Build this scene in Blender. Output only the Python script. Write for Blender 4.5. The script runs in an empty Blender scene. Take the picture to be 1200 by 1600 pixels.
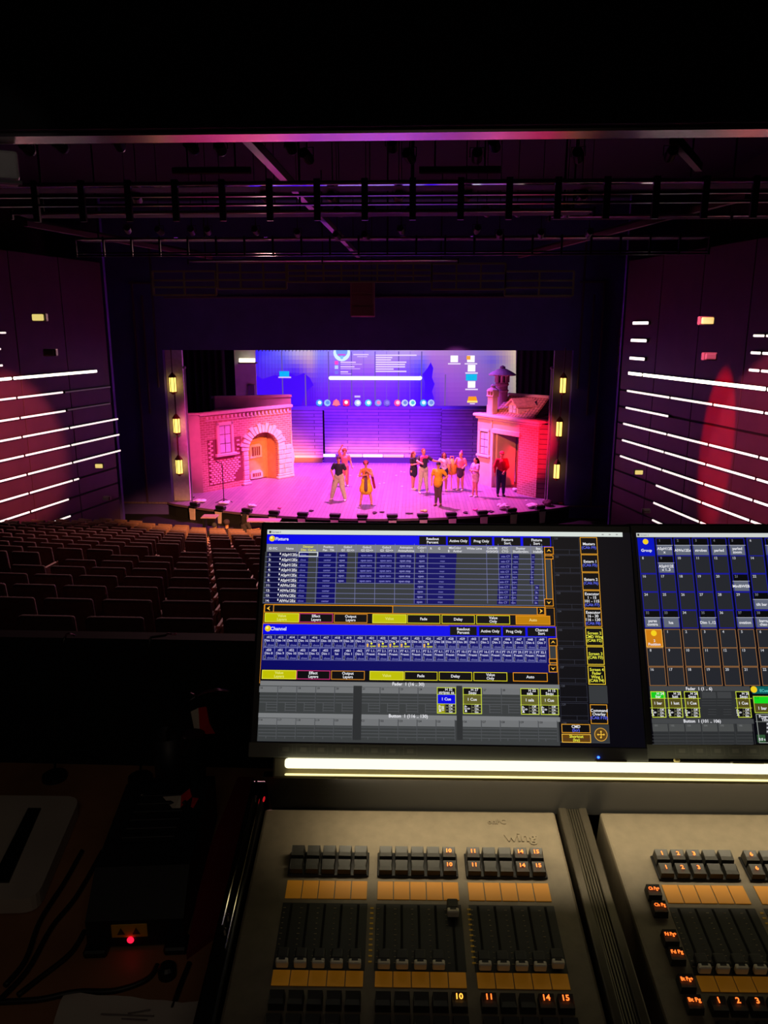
import bpy, bmesh, math, random
from math import sin, cos, tan, radians, pi, atan2, hypot, sqrt
from mathutils import Vector as V, Matrix as M4, Euler
random.seed(7)
sc = bpy.context.scene
COL = sc.collection

# ------------------------------------------------------------------ camera
PITCH, YAW, FPX = radians(13.45), radians(2.3), 1200.0
CAM = V((1.86, 0, 7.7))
cd = bpy.data.cameras.new('camera'); cam = bpy.data.objects.new('camera', cd); COL.objects.link(cam)
cam.location = CAM; cam.rotation_euler = Euler((pi/2-PITCH, 0, YAW))
cd.sensor_fit = 'VERTICAL'; cd.sensor_height = 36; cd.lens = 36*FPX/1600; cd.clip_start = .02; cd.clip_end = 200
sc.camera = cam
sc.view_settings.view_transform = 'Standard'; sc.view_settings.look = 'None'
sc.view_settings.exposure = 0; sc.view_settings.gamma = 1; sc.view_settings.use_curve_mapping = False
w = bpy.data.worlds.new('hall_dark'); sc.world = w; w.use_nodes = True
w.node_tree.nodes['Background'].inputs[0].default_value = (.55, .35, .8, 1)
w.node_tree.nodes['Background'].inputs[1].default_value = .003
cy = sc.cycles
cy.max_bounces = 5; cy.diffuse_bounces = 3; cy.glossy_bounces = 3; cy.transmission_bounces = 3
cy.use_denoising = True; cy.sample_clamp_indirect = 3.0; cy.caustics_reflective = False; cy.caustics_refractive = False
cy.use_light_tree = True

# measured view rays: turn a point seen in the frame into a point on a real plane
_f = V((-sin(YAW)*cos(PITCH), cos(YAW)*cos(PITCH), -sin(PITCH))); _r = V((cos(YAW), sin(YAW), 0)); _u = _r.cross(_f)
def ray(u, v): return _f + _r*((u-600)/FPX) + _u*((800-v)/FPX)
def on_z(u, v, z): d = ray(u, v); return CAM + d*((z-CAM.z)/d.z)
def on_y(u, v, y): d = ray(u, v); return CAM + d*(y/d.y)
def on_plane(u, v, P, n): d = ray(u, v); return CAM + d*((P-CAM).dot(n)/d.dot(n))
def proj(P):
    q = V(P)-CAM; z = q.dot(_f); return 600+FPX*q.dot(_r)/z, 800-FPX*q.dot(_u)/z

def lin(c):
    return tuple(((x/255)/12.92 if x <= 10.3 else (((x/255)+.055)/1.055)**2.4) for x in c[:3])

# ------------------------------------------------------------------ stage lights (lamps of the rig) and two added booth fills
def aim(o, P, T): o.location = P; o.rotation_euler = (V(T)-V(P)).to_track_quat('-Z', 'Y').to_euler()
def spot(name, P, T, color, power, deg, blend=.5, size=.15):
    l = bpy.data.lights.new(name, 'SPOT'); l.energy = power*6; l.color = color; l.spot_size = radians(deg); l.spot_blend = blend; l.shadow_soft_size = size
    o = bpy.data.objects.new(name, l); COL.objects.link(o); aim(o, P, T); return o
def area(name, P, T, color, power, sx, sy, spread=180):
    l = bpy.data.lights.new(name, 'AREA'); l.shape = 'RECTANGLE'; l.size = sx; l.size_y = sy; l.energy = power; l.color = color; l.spread = radians(spread)
    o = bpy.data.objects.new(name, l); COL.objects.link(o); aim(o, P, T); return o
spot('wash_magenta', (0, 33.0, 10.2), (0, 32.2, 1), (1, .13, .78), 2300, 96, .6, .3)
spot('wash_magenta_apron', (0, 23.5, 9.3), (0, 29.6, 1), (1, .15, .58), 640, 62, .5, .3)
spot('wash_violet', (2.5, 34, 9.6), (3.2, 34.5, 1), (.35, .08, 1), 700, 80, .9, .3)
spot('wash_blue_back', (-.6, 35.4, 9.4), (-.6, 39.4, 2.9), (.10, .008, 1), 3800, 84, .9, .4)
spot('wash_pink_house', (-3.5, 19, 9.3), (-6.3, 32.0, 2.7), (1, .06, .32), 1500, 17, .8, .15)
spot('wash_amber_arch', (1.5, 19, 9.3), (-4.1, 34.4, 2.4), (1, .30, .05), 4200, 14, .9, .15)
spot('wash_red_house', (3.5, 19, 9.3), (6.5, 30.8, 3.1), (1, .01, .06), 5200, 11, .7, .15)
spot('wash_coral_house', (-2.0, 19, 9.3), (4.8, 33.3, 3.2), (1, .26, .10), 2200, 15, .9, .15)
spot('roof_rose', (-1, 24, 9.3), (6.5, 32.8, 4.5), (1, .22, .34), 1000, 9.5, .9, .1)
spot('key_warm', (3.2, 16, 9.3), (1.0, 30.8, 1.4), (1, .70, .26), 900, 24, .9, .2)
spot('seat_amber', (1.0, 13.2, 9.1), (-4.7, 23.9, 1.2), (1, .40, .14), 3200, 24, .9, .2)
spot('seat_violet', (-3.0, 30.5, 8.0), (-5.3, 23.2, 1.0), (.35, .15, 1), 160, 24, .9, .1)
spot('seat_rose', (-3, 26.0, 9.0), (-4.0, 13.0, 2.5), (1, .48, .50), 620, 70, .9, .3)
spot('wall_red_left', (-2.5, 16, 9.3), (-10.0, 21.9, 4.4), (1, .14, .17), 1700, 24, .45, .08)
spot('wall_red_right', (3.2, 13.2, 9.1), (10.9, 18.6, 4.7), (1, .12, .22), 1100, 31, .2, .05)
spot('wall_red_edge', (5.0, 17.0, 9.2), (10.2, 21.35, 4.7), (1, .002, .010), 1700, 28, .4, .02).scale.x = .36
spot('projector_fill', (.4, .6, 8.4), (-1.0, 5.6, 8.75), (1, .9, .85), 3.5, 13, .5, .05)  # added fill spot, only there to brighten the hanging projector
area('booth_fill', (2.2, -1.2, 9.2), (1.6, .9, 6.9), (1, .80, .62), 2.4, 1.5, .6)  # added weak fill that lifts the dark desk, not a known lamp

# ------------------------------------------------------------------ materials
MATS = {}
def mat(name, rgb, rough=.6, metal=0, emit=None, es=1.0, noise=0.0, nscale=8, bump=0, spec=.5):
    if name in MATS: return MATS[name]
    m = bpy.data.materials.new(name); m.use_nodes = True; nt = m.node_tree; b = nt.nodes['Principled BSDF']
    c = (*lin(rgb), 1)
    b.inputs['Base Color'].default_value = c; b.inputs['Roughness'].default_value = rough; b.inputs['Metallic'].default_value = metal
    b.inputs['Specular IOR Level'].default_value = spec
    if emit:
        b.inputs['Emission Color'].default_value = (*lin(emit), 1); b.inputs['Emission Strength'].default_value = es
    if noise or bump:
        tc = nt.nodes.new('ShaderNodeTexCoord'); n = nt.nodes.new('ShaderNodeTexNoise'); n.inputs['Scale'].default_value = nscale; n.inputs['Detail'].default_value = 4
        nt.links.new(tc.outputs['Object'], n.inputs['Vector'])
        if noise:
            r = nt.nodes.new('ShaderNodeValToRGB'); r.color_ramp.elements[0].position = .3; r.color_ramp.elements[1].position = .7
            r.color_ramp.elements[0].color = tuple(x*(1-noise) for x in c[:3])+(1,); r.color_ramp.elements[1].color = tuple(min(1, x*(1+noise)) for x in c[:3])+(1,)
            nt.links.new(n.outputs['Fac'], r.inputs['Fac']); nt.links.new(r.outputs['Color'], b.inputs['Base Color'])
        if bump:
            bp = nt.nodes.new('ShaderNodeBump'); bp.inputs['Strength'].default_value = bump; bp.inputs['Distance'].default_value = .01
            nt.links.new(n.outputs['Fac'], bp.inputs['Height']); nt.links.new(bp.outputs['Normal'], b.inputs['Normal'])
    MATS[name] = m; return m
def mat_brick(name, c1, c2, mortar, bw=.22, bh=.075, ms=.012, plane='xz', bump=.6):
    m = bpy.data.materials.new(name); m.use_nodes = True; nt = m.node_tree; b = nt.nodes['Principled BSDF']; b.inputs['Roughness'].default_value = .8
    tc = nt.nodes.new('ShaderNodeTexCoord'); s = nt.nodes.new('ShaderNodeSeparateXYZ'); cb = nt.nodes.new('ShaderNodeCombineXYZ')
    nt.links.new(tc.outputs['Object'], s.inputs[0])
    nt.links.new(s.outputs[{'xz': 'X', 'yz': 'Y', 'xy': 'X'}[plane]], cb.inputs['X']); nt.links.new(s.outputs['Y' if plane == 'xy' else 'Z'], cb.inputs['Y'])
    t = nt.nodes.new('ShaderNodeTexBrick'); t.inputs['Scale'].default_value = 1; t.inputs['Brick Width'].default_value = bw; t.inputs['Row Height'].default_value = bh; t.inputs['Mortar Size'].default_value = ms
    t.inputs['Color1'].default_value = (*lin(c1), 1); t.inputs['Color2'].default_value = (*lin(c2), 1); t.inputs['Mortar'].default_value = (*lin(mortar), 1)
    nt.links.new(cb.outputs[0], t.inputs['Vector'])
    n = nt.nodes.new('ShaderNodeTexNoise'); n.inputs['Scale'].default_value = 3; n.inputs['Detail'].default_value = 5; nt.links.new(tc.outputs['Object'], n.inputs['Vector'])
    mx = nt.nodes.new('ShaderNodeMixRGB'); mx.blend_type = 'MULTIPLY'; mx.inputs['Fac'].default_value = .35
    nt.links.new(t.outputs['Color'], mx.inputs['Color1']); nt.links.new(n.outputs['Fac'], mx.inputs['Color2']); nt.links.new(mx.outputs['Color'], b.inputs['Base Color'])
    bp = nt.nodes.new('ShaderNodeBump'); bp.inputs['Strength'].default_value = bump; bp.inputs['Distance'].default_value = .02; bp.invert = True
    nt.links.new(t.outputs['Fac'], bp.inputs['Height']); nt.links.new(bp.outputs['Normal'], b.inputs['Normal'])
    return m
def mat_attr(name, strength, sampling='NONE'):
    m = bpy.data.materials.new(name); m.use_nodes = True; nt = m.node_tree; nt.nodes.clear()
    o = nt.nodes.new('ShaderNodeOutputMaterial'); e = nt.nodes.new('ShaderNodeEmission'); a = nt.nodes.new('ShaderNodeAttribute'); a.attribute_name = 'col'
    e.inputs['Strength'].default_value = strength
    g = nt.nodes.new('ShaderNodeBsdfPrincipled'); g.inputs['Base Color'].default_value = (.01, .01, .01, 1); g.inputs['Roughness'].default_value = .35
    ad = nt.nodes.new('ShaderNodeAddShader')
    nt.links.new(a.outputs['Color'], e.inputs['Color']); nt.links.new(e.outputs[0], ad.inputs[0]); nt.links.new(g.outputs[0], ad.inputs[1]); nt.links.new(ad.outputs[0], o.inputs['Surface'])
    m.cycles.emission_sampling = sampling
    return m
BLK = mat('black_matte', (14, 13, 15), .8, noise=.2)
BLKP = mat('black_plastic', (16, 16, 17), .45, noise=.15, nscale=40)
WALLD = mat('dark_wall_paint', (34, 22, 34), .75, noise=.15, nscale=3)
STEEL = mat('dark_glossy_steel', (60, 54, 62), .28, .9, noise=.2, nscale=5)
LEDW = mat('white_led_tube', (255, 255, 255), .5, emit=(255, 238, 232), es=1.15)
LEDW.cycles.emission_sampling = 'FRONT'

# ------------------------------------------------------------------ mesh helpers
def setp(o, label=None, cat=None, group=None, kind=None):
    if label: o['label'] = label
    if cat: o['category'] = cat
    if group: o['group'] = group
    if kind: o['kind'] = kind
    return o
def empty(name, loc=(0, 0, 0), rz=0, label=None, cat=None, group=None, rot=None):
    o = bpy.data.objects.new(name, None); COL.objects.link(o); o.location = loc; o.rotation_euler = rot or (0, 0, rz); o.empty_display_size = .1
    return setp(o, label, cat, group)
class MB:
    def __init__(s): s.v = []; s.f = []; s.m = []; s.c = []; s.mi = 0
    def add(s, vs, fs, col=None):
        k = len(s.v); s.v += [tuple(p) for p in vs]; s.f += [tuple(i+k for i in f) for f in fs]; s.m += [s.mi]*len(fs)
        if col is not None: s.c += [col]*len(fs)
        return s
    def box(s, x0, y0, z0, x1, y1, z1, T=None):
        p = [V((x, y, z)) for x in (x0, x1) for y in (y0, y1) for z in (z0, z1)]
        if T is not None: p = [T @ q for q in p]
        return s.add(p, [(0, 1, 3, 2), (4, 6, 7, 5), (0, 4, 5, 1), (2, 3, 7, 6), (0, 2, 6, 4), (1, 5, 7, 3)])
    def rbox(s, x0, y0, z0, x1, y1, z1, r=.01, seg=2, T=None):
        bm = bmesh.new(); bmesh.ops.create_cube(bm, size=1)
        for q in bm.verts: q.co = V((x0+(q.co.x+.5)*(x1-x0), y0+(q.co.y+.5)*(y1-y0), z0+(q.co.z+.5)*(z1-z0)))
        bmesh.ops.bevel(bm, geom=bm.edges[:], offset=r, segments=seg, affect='EDGES', profile=.5)
        bm.verts.index_update()
        vs = [(T @ q.co) if T is not None else q.co.copy() for q in bm.verts]; fs = [tuple(q.index for q in f.verts) for f in bm.faces]; bm.free()
        return s.add(vs, fs)
    def tube(s, pts, r, n=8, cap=True):
        pts = [V(p) for p in pts]; rs = r if isinstance(r, (list, tuple)) else [r]*len(pts); vs = []; fs = []
        up = None
        for i, p in enumerate(pts):
            t = (pts[min(i+1, len(pts)-1)]-pts[max(i-1, 0)]).normalized()
            if up is None: up = V((0, 0, 1)) if abs(t.z) < .9 else V((1, 0, 0))
            a = t.cross(up).normalized(); b = a.cross(t); up = b
            for k in range(n): vs.append(p+(a*cos(2*pi*k/n)+b*sin(2*pi*k/n))*rs[i])
        for i in range(len(pts)-1):
            for k in range(n): fs.append((i*n+k, i*n+(k+1) % n, (i+1)*n+(k+1) % n, (i+1)*n+k))
        if cap: fs += [tuple(range(n))[::-1], tuple(range((len(pts)-1)*n, len(pts)*n))]
        return s.add(vs, fs)
    def lathe(s, prof, n=16, c=(0, 0, 0)):
        vs = []; fs = []
        for r, z in prof:
            for k in range(n): vs.append((c[0]+max(r, 1e-4)*cos(2*pi*k/n), c[1]+max(r, 1e-4)*sin(2*pi*k/n), c[2]+z))
        for i in range(len(prof)-1):
            for k in range(n): fs.append((i*n+k, i*n+(k+1) % n, (i+1)*n+(k+1) % n, (i+1)*n+k))
        fs += [tuple(range(n))[::-1], tuple(range((len(prof)-1)*n, len(prof)*n))]
        return s.add(vs, fs)
    def prism(s, poly, y0, y1, axis='y'):       # poly of (a,b): extruded along the axis
        n = len(poly)
        P = {'y': lambda a, b, t: (a, t, b), 'z': lambda a, b, t: (a, b, t), 'x': lambda a, b, t: (t, a, b)}[axis]
        vs = [P(a, b, y0) for a, b in poly]+[P(a, b, y1) for a, b in poly]
        fs = [tuple(range(n)), tuple(range(n, 2*n))[::-1]]+[(i, i+n, (i+1) % n+n, (i+1) % n) for i in range(n)]
        return s.add(vs, fs)
    def ball(s, c, r, n=12, T=None):
        if not isinstance(r, (tuple, list)): r = (r, r, r)
        vs = []; fs = []; h = n//2
        for i in range(h+1):
            a = pi*i/h
            for k in range(n): vs.append(V((r[0]*sin(a)*cos(2*pi*k/n), r[1]*sin(a)*sin(2*pi*k/n), r[2]*cos(a))))
        vs = [(T @ q if T is not None else q)+V(c) for q in vs]
        for i in range(h):
            for k in range(n): fs.append((i*n+k, (i+1)*n+k, (i+1)*n+(k+1) % n, i*n+(k+1) % n))
        return s.add(vs, fs)
    def build(s, name, m, parent=None, smooth=False, fix=True, **kw):
        me = bpy.data.meshes.new(name); me.from_pydata(s.v, [], s.f)
        for x in (m if isinstance(m, (list, tuple)) else [m]): me.materials.append(x)
        if isinstance(m, (list, tuple)): me.polygons.foreach_set('material_index', s.m)
        if s.c:
            a = me.color_attributes.new('col', 'FLOAT_COLOR', 'CORNER'); L = []
            for p, c in zip(me.polygons, s.c): L += list((*c, 1))*len(p.vertices)
            a.data.foreach_set('color', L)
        if fix:
            bm = bmesh.new(); bm.from_mesh(me); bmesh.ops.recalc_face_normals(bm, faces=bm.faces); bm.to_mesh(me); bm.free()
        if smooth:
            me.polygons.foreach_set('use_smooth', [True]*len(me.polygons))
        me.update()
        o = bpy.data.objects.new(name, me); COL.objects.link(o)
        if parent is not None: o.parent = parent
        return setp(o, **kw)
def copy_tree(o, parent=None):
    c = o.copy(); COL.objects.link(c); c.parent = parent
    for ch in o.children: copy_tree(ch, c)
    return c

# text: glyph meshes from Blender's own font, cached as (verts, faces, width, height) at size 1
_tc = {}
_tcol = bpy.data.collections.new('type_case'); COL.children.link(_tcol)
_cu = bpy.data.curves.new('type', 'FONT'); _to = bpy.data.objects.new('type', _cu); _tcol.objects.link(_to); _cu.resolution_u = 2
def glyphs(t, bold=.018):
    if t not in _tc:
        _cu.body = t; _cu.size = 1; _cu.offset = bold; _cu.align_x = 'LEFT'
        dg = bpy.context.evaluated_depsgraph_get(); dg.update()
        me = _to.evaluated_get(dg).to_mesh()
        vs = [tuple(p.co) for p in me.vertices]; fs = [tuple(p.vertices) for p in me.polygons]
        x1 = max([p[0] for p in vs] or [0]); x0 = min([p[0] for p in vs] or [0])
        _to.evaluated_get(dg).to_mesh_clear(); _tc[t] = (vs, fs, x0, x1)
    return _tc[t]

# flat picture on a plane: origin O, right r, up u, normal n; made of coloured quads and letters
class Panel:
    def __init__(s, O, r, u, n): s.O, s.r, s.u, s.n = O, r, u, n; s.mb = MB()
    def loc(s, a, b): P = on_plane(a, b, s.O, s.n)-s.O; return P.dot(s.r), P.dot(s.u)
    def quad(s, x0, y0, x1, y1, c, z=0): s.mb.add([(x0, y0, z), (x1, y0, z), (x1, y1, z), (x0, y1, z)], [(0, 1, 2, 3)], lin(c))
    def R(s, a0, b0, a1, b1, c, l=1):           # corners measured in the frame, laid on the panel
        x0, y1 = s.loc(a0, b0); y0 = s.loc(a0, b1)[1]; x1 = s.loc(a1, b1 if a1-a0 > 3 else b0)[0]; s.quad(x0, y0, x1, y1, c, l*s.dz)
    def O_(s, a0, b0, a1, b1, c, t=1.0, l=3):   # outline, t = thickness in frame units
        x0, y1 = s.loc(a0, b0); y0 = s.loc(a0, b1)[1]; x1 = s.loc(a1, b1)[0]; t *= s.px; z = l*s.dz
        s.quad(x0, y0, x1, y0+t, c, z); s.quad(x0, y1-t, x1, y1, c, z); s.quad(x0, y0, x0+t, y1, c, z); s.quad(x1-t, y0, x1, y1, c, z)
    def T(s, t, a, b, h, c, l=4, al='c', maxw=None, rot=0):  # h: cap height in frame units, (a,b): centre (or left) of the line
        vs, fs, g0, g1 = glyphs(t); x, y = s.loc(a, b); k = h*s.px/.70
        wx = (g1-g0)*k; kx = k
        if maxw and wx > maxw*s.px: kx = k*maxw*s.px/wx; wx = maxw*s.px
        ox = -wx/2 if al == 'c' else 0
        P = [((p[0]-g0)*kx+ox, (p[1]-.35)*k) for p in vs]
        if rot: P = [(-q, p) for p, q in P]
        s.mb.add([(x+p, y+q, l*s.dz) for p, q in P], fs, lin(c))
    def disc(s, a, b, r, c, l=3, n=14):
        x, y = s.loc(a, b); r *= s.px
        s.mb.add([(x+r*cos(2*pi*i/n), y+r*sin(2*pi*i/n), l*s.dz) for i in range(n)], [tuple(range(n))], lin(c))
    def poly(s, pts, c, l=3):
        s.mb.add([(*s.loc(a, b), l*s.dz) for a, b in pts], [tuple(range(len(pts)))], lin(c))

# =================================================================== SETTING
def struct(name, mb, m, parent=None, **kw):
    return mb.build(name, m, parent, kind=None if parent else 'structure', **kw)
WE, WY, WT = 8.9, 27.0, .2254           # side walls: half width at their stage end, where they end, splay
def wall_x(side, y): return side*(WE+(WY-y)*WT)
WZ0, WZ1 = .2, 9.9

# stage platform with curved apron
apron = [(-7.9, 29.3)]+[(x, 26.87+.0375*x*x) for x in [i*.5 for i in range(-15, 16)]]+[(7.9, 29.3)]
stage_floor_mat = mat_brick('stage_boards', (170, 140, 160), (150, 125, 150), (100, 80, 100), bw=4.0, bh=.14, ms=.006, plane='xy', bump=.15)
# boards run up stage: swap axes of the brick vector
_nt = stage_floor_mat.node_tree
_sp = [n for n in _nt.nodes if n.type == 'SEPXYZ'][0]; _cb = [n for n in _nt.nodes if n.type == 'COMBXYZ'][0]
_nt.links.new(_sp.outputs['Y'], _cb.inputs['X']); _nt.links.new(_sp.outputs['X'], _cb.inputs['Y'])
_nt.nodes['Principled BSDF'].inputs['Roughness'].default_value = .42
mb = MB(); mb.prism(apron+[(13, 29.3), (13, 43), (-13, 43), (-13, 29.3)], .94, 1.0, 'z'); struct('stage_floor', mb, stage_floor_mat)
mb = MB()
for i in range(len(apron)-1):
    (x0, y0), (x1, y1) = apron[i], apron[i+1]
    mb.add([(x0, y0+.06, .2), (x1, y1+.06, .2), (x1, y1+.06, .94), (x0, y0+.06, .94), (x0, y0+.12, .2), (x1, y1+.12, .2), (x1, y1+.12, .94), (x0, y0+.12, .94)],
           [(0, 1, 2, 3), (5, 4, 7, 6)])
struct('stage_front', mb, BLK)
mb = MB()
for i in range(len(apron)-1):
    (x0, y0), (x1, y1) = apron[i], apron[i+1]
    mb.add([(x0, y0-.03, .93), (x1, y1-.03, .93), (x1, y1-.03, 1.012), (x0, y0-.03, 1.012), (x0, y0+.05, 1.012), (x1, y1+.05, 1.012)], [(0, 1, 2, 3), (3, 2, 5, 4)])
struct('trim_1', mb, mat('stage_edge_strip', (120, 90, 110), .5))

# hall floor: stepped rake in arcs about (0, 60)
RC = 60.0
def row_r(k): return RC-5.9-k
def row_z(k): return 4.48-.22*k
mb = MB(); NA = 24
for k in range(-2, 19):
    r0 = row_r(k)+.62; r1 = row_r(k)-.38; z = row_z(k)
    for i in range(NA):
        a0 = -.42+.84*i/NA; a1 = -.42+.84*(i+1)/NA
        P = lambda r, a, zz: (r*sin(a), RC-r*cos(a), zz)
        mb.add([P(r0, a0, z), P(r0, a1, z), P(r1, a1, z), P(r1, a0, z), P(r0, a0, z+.22), P(r0, a1, z+.22)], [(0, 1, 2, 3), (4, 5, 1, 0)])
carpet = mat('hall_carpet', (70, 42, 44), .9, noise=.3, nscale=12)
struct('floor', mb, carpet)
mb = MB(); mb.box(-16, 23.4, .2, 16, 29.6, .5); struct('floor_orchestra', mb, mat('orchestra_floor', (12, 9, 12), .7, noise=.2))

# side walls with panels, built in the wall's own plane: x along the wall toward the stage, z up, y outward
def side_wall(side):
    ang = atan2(1, -side*WT)               # direction of +x (towards the stage)
    L0 = 27.0                               # length
    T = sqrt(1+WT*WT)
    nm = 'wall_left' if side < 0 else 'wall_right'
    root = empty(nm, (wall_x(side, WY), WY, 0), ang); root['kind'] = 'structure'
    out = 1 if side < 0 else -1             # local +y is away from the hall on the left wall
    mb = MB(); mb.box(-L0, out*.04, WZ0, 0, out*.14, WZ1); mb.build('wall_backing', BLK, root)
    return root, out
WPAN = mat('wall_panel_plum', (72, 50, 60), .55, noise=.12, nscale=2)
rootL, outL = side_wall(-1); rootR, outR = side_wall(1)
bpy.context.view_layer.update()
def wall_uv(root, u, v):
    P = root.matrix_basis.inverted() @ on_plane(u, v, root.location, root.matrix_basis.to_3x3() @ V((0, 1, 0))); return P.x, P.z
# linear lights: (frame points of one end and the other, gaps, size)
def wall_strips(root, out, rows, side):
    zs = []
    for i, (name, label, ends, th, m) in enumerate(rows):
        first = None; z = sum(wall_uv(root, *e)[1] for e in ends)/len(ends); xs = sorted(wall_uv(root, *e)[0] for e in ends)
        # ends: first & last measured, the joints between
        zs.append(z)
        t = empty(name, root.matrix_basis @ V((xs[0], -out*.06, z)), root.rotation_euler.z, label, 'light', 'linear lights on the '+side+' wall')
        for a, b in zip(xs[:-1], xs[1:]):
            b2 = b-.07
            mb = MB(); mb.rbox(a-xs[0], -.015, -th/2, b2-xs[0], .02, th/2, th*.3, 2); mb.build('tube', m, t)
            mb = MB(); mb.box(a-xs[0], .0 if out > 0 else -.05, -th/2-.012, b2-xs[0], .05 if out > 0 else 0, th/2+.012); mb.build('channel', BLK, t)
    return zs
LEDH = mat('bright_led_tube', (255, 255, 255), .5, emit=(255, 244, 222), es=2.2); LEDH.cycles.emission_sampling = 'FRONT'
LEDD = mat('unlit_tube_painted_glow', (90, 80, 90), .5, emit=(120, 95, 110), es=.25)  # tubes are off; weak emission paints in their faint brightness
EX = lambda a, b, t: (a[0]+(b[0]-a[0])*t, a[1]+(b[1]-a[1])*t)      # continue a line beyond the frame
def ext(a, b): return EX(a, b, 1.0)
LS = [
 ('wall_light', 'topmost line of light at the left photo edge', [(-60, 522), (9, 518.5)], .05, LEDW),
 ('wall_light', 'second line of light from the top at the left photo edge', [(-60, 549), (-12, 546), (1, 543)], .06, LEDW),
 ('wall_light', 'short white line of light at the left photo edge just above the brightest bar', [(-60, 576), (4, 569.5)], .06, LEDW),
 ('wall_light', 'thickest and brightest white bar of light on the left wall', [(-40, 597), (18, 591), (151, 579)], .085, LEDH),
 ('wall_light', 'first thin line of light below the bright bar on the left wall', [(-60, 630.5), (25, 622), (98, 613)], .06, LEDW),
 ('wall_light', 'second thin line of light below the bright bar on the left wall', [(-60, 667), (30, 653), (102, 641.5)], .06, LEDW),
 ('wall_light', 'third line of light below the bright bar on the left wall, three tubes long', [(-60, 701), (33, 682), (107, 668), (184, 654.5)], .06, LEDW),
 ('wall_light', 'fourth line of light below the bright bar on the left wall', [(-60, 732), (37, 711), (109, 695.5), (186, 680)], .06, LEDW),
 ('wall_light', 'fifth line of light below the bright bar on the left wall', [(-60, 767), (41, 740.5), (112, 722), (188, 704)], .06, LEDW),
 ('wall_light', 'third line of light up from the seats on the left wall', [(-60, 801), (44, 769), (113, 750), (123, 748)], .06, LEDW),
 ('wall_light', 'second line of light up from the seats on the left wall', [(-60, 836), (46, 797), (107, 779)], .06, LEDW),
 ('wall_light', 'lowest line of light on the left wall, ending just above the seats', [(48, 826.5), (110, 806)], .06, LEDW),
 ('unlit_wall_tube', 'dim unlit tube continuing the first thin line on the left wall', [(99, 612.5), (172, 604.5)], .05, LEDD),
 ('unlit_wall_tube', 'dim unlit tube continuing the second thin line on the left wall', [(103, 641), (172, 630)], .05, LEDD),
]
RS = [
 ('wall_light', 'uppermost long line of light at the right photo edge', [(1178, 523.5), (1198, 524.5), (1260, 527)], .06, LEDW),
 ('wall_light', 'second line of light from the top at the right photo edge', [(1174, 550), (1192, 552), (1260, 556)], .065, LEDW),
 ('wall_light', 'third line of light from the top at the right photo edge', [(1171, 577.5), (1190, 579.5), (1260, 585)], .065, LEDW),
 ('wall_light', 'short bright dash of light, topmost of the stack on the right wall', [(990, 504.5), (1016, 505)], .09, LEDW),
 ('wall_light', 'short bright dash of light, second of the stack on the right wall', [(987, 531.5), (1013, 532.5)], .09, LEDW),
 ('wall_light', 'short bright dash of light, lowest of the stack on the right wall', [(985, 559.5), (1010, 561)], .09, LEDW),
 ('wall_light', 'thickest and brightest white bar of light on the right wall', [(983, 583), (1006, 585), (1200, 608), (1260, 615)], .095, LEDH),
 ('wall_light', 'first thin line of light below the bright bar on the right wall', [(981, 610), (1049, 621), (1116, 632), (1196, 645.5), (1260, 655)], .062, LEDW),
 ('wall_light', 'short line of light ending before the red patch on the right wall', [(979, 636.5), (1047, 650.5)], .062, LEDW),
 ('wall_light', 'third line of light below the bright bar on the right wall', [(975, 662.5), (1044, 679), (1109, 694), (1188, 713.5), (1260, 731)], .062, LEDW),
 ('wall_light', 'fourth line of light below the bright bar on the right wall', [(973, 688.5), (1040, 706.5), (1105, 725), (1183, 747.5), (1260, 769)], .062, LEDW),
 ('wall_light', 'fifth line of light below the bright bar on the right wall', [(970, 713.5), (1036, 734), (1102, 756), (1179, 780.5), (1260, 807)], .062, LEDW),
 ('wall_light', 'third line of light up from the lower end of the right wall', [(1026, 758.5), (1098, 785), (1174, 813), (1260, 844)], .062, LEDW),
 ('wall_light', 'second line of light up from the lower end of the right wall', [(1022, 786), (1095, 815), (1124, 827), (1200, 858)], .062, LEDW),
 ('wall_light', 'lowest visible line of light on the right wall, above the second monitor', [(1020, 813.5), (1051, 826), (1120, 855)], .062, LEDW),
]
zL = wall_strips(rootL, outL, LS, 'left'); zR = wall_strips(rootR, outR, RS, 'right')
def wall_panels(root, out, zs):
    zs = sorted(zs); q = [zs[0]]
    for z in zs[1:]:
        if z-q[-1] > .35: q.append(z)
    q = [WZ0]+q+[WZ1]
    for a, b in zip(q[:-1], q[1:]):
        for i in range(12):
            x1 = -i*2.2; x0 = x1-2.2
            mb = MB(); mb.rbox(x0+.012, min(0, out*.04), a+.03, x1-.012, max(0, out*.04), b-.03, .008, 1); mb.build('panel', WPAN, root)
wall_panels(rootL, outL, zL[4:12]); wall_panels(rootR, outR, zR[7:])

# proscenium wall, returns and drapes
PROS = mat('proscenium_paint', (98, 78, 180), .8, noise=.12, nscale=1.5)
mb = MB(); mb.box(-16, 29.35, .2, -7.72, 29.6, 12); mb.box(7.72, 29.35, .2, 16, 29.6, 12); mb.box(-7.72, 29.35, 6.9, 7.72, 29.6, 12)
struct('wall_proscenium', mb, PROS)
mb = MB()
for side in (-1, 1):
    for x0, x1, y in ((8.9, 9.6, 27.2), (9.6, 16, 27.6)): mb.box(min(side*x0, side*x1), y, .2, max(side*x0, side*x1), y+.2, 12)
struct('wall_front', mb, PROS)
mb = MB()      # vertical battens and seams on the dark wall beside the opening
for side in (-1, 1):
    for x, z0, z1 in ((8.35, 4.5, 8.9), (8.7, 1.0, 9.4), (7.95, 5.5, 11)): mb.box(side*x-.03, 29.27, z0, side*x+.03, 29.35, z1)
    mb.box(side*8.3-.5, 29.25, 9.3, side*8.3+.5, 29.35, 9.36)
struct('trim_2', mb, mat('batten_paint', (88, 60, 92), .6))
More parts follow.
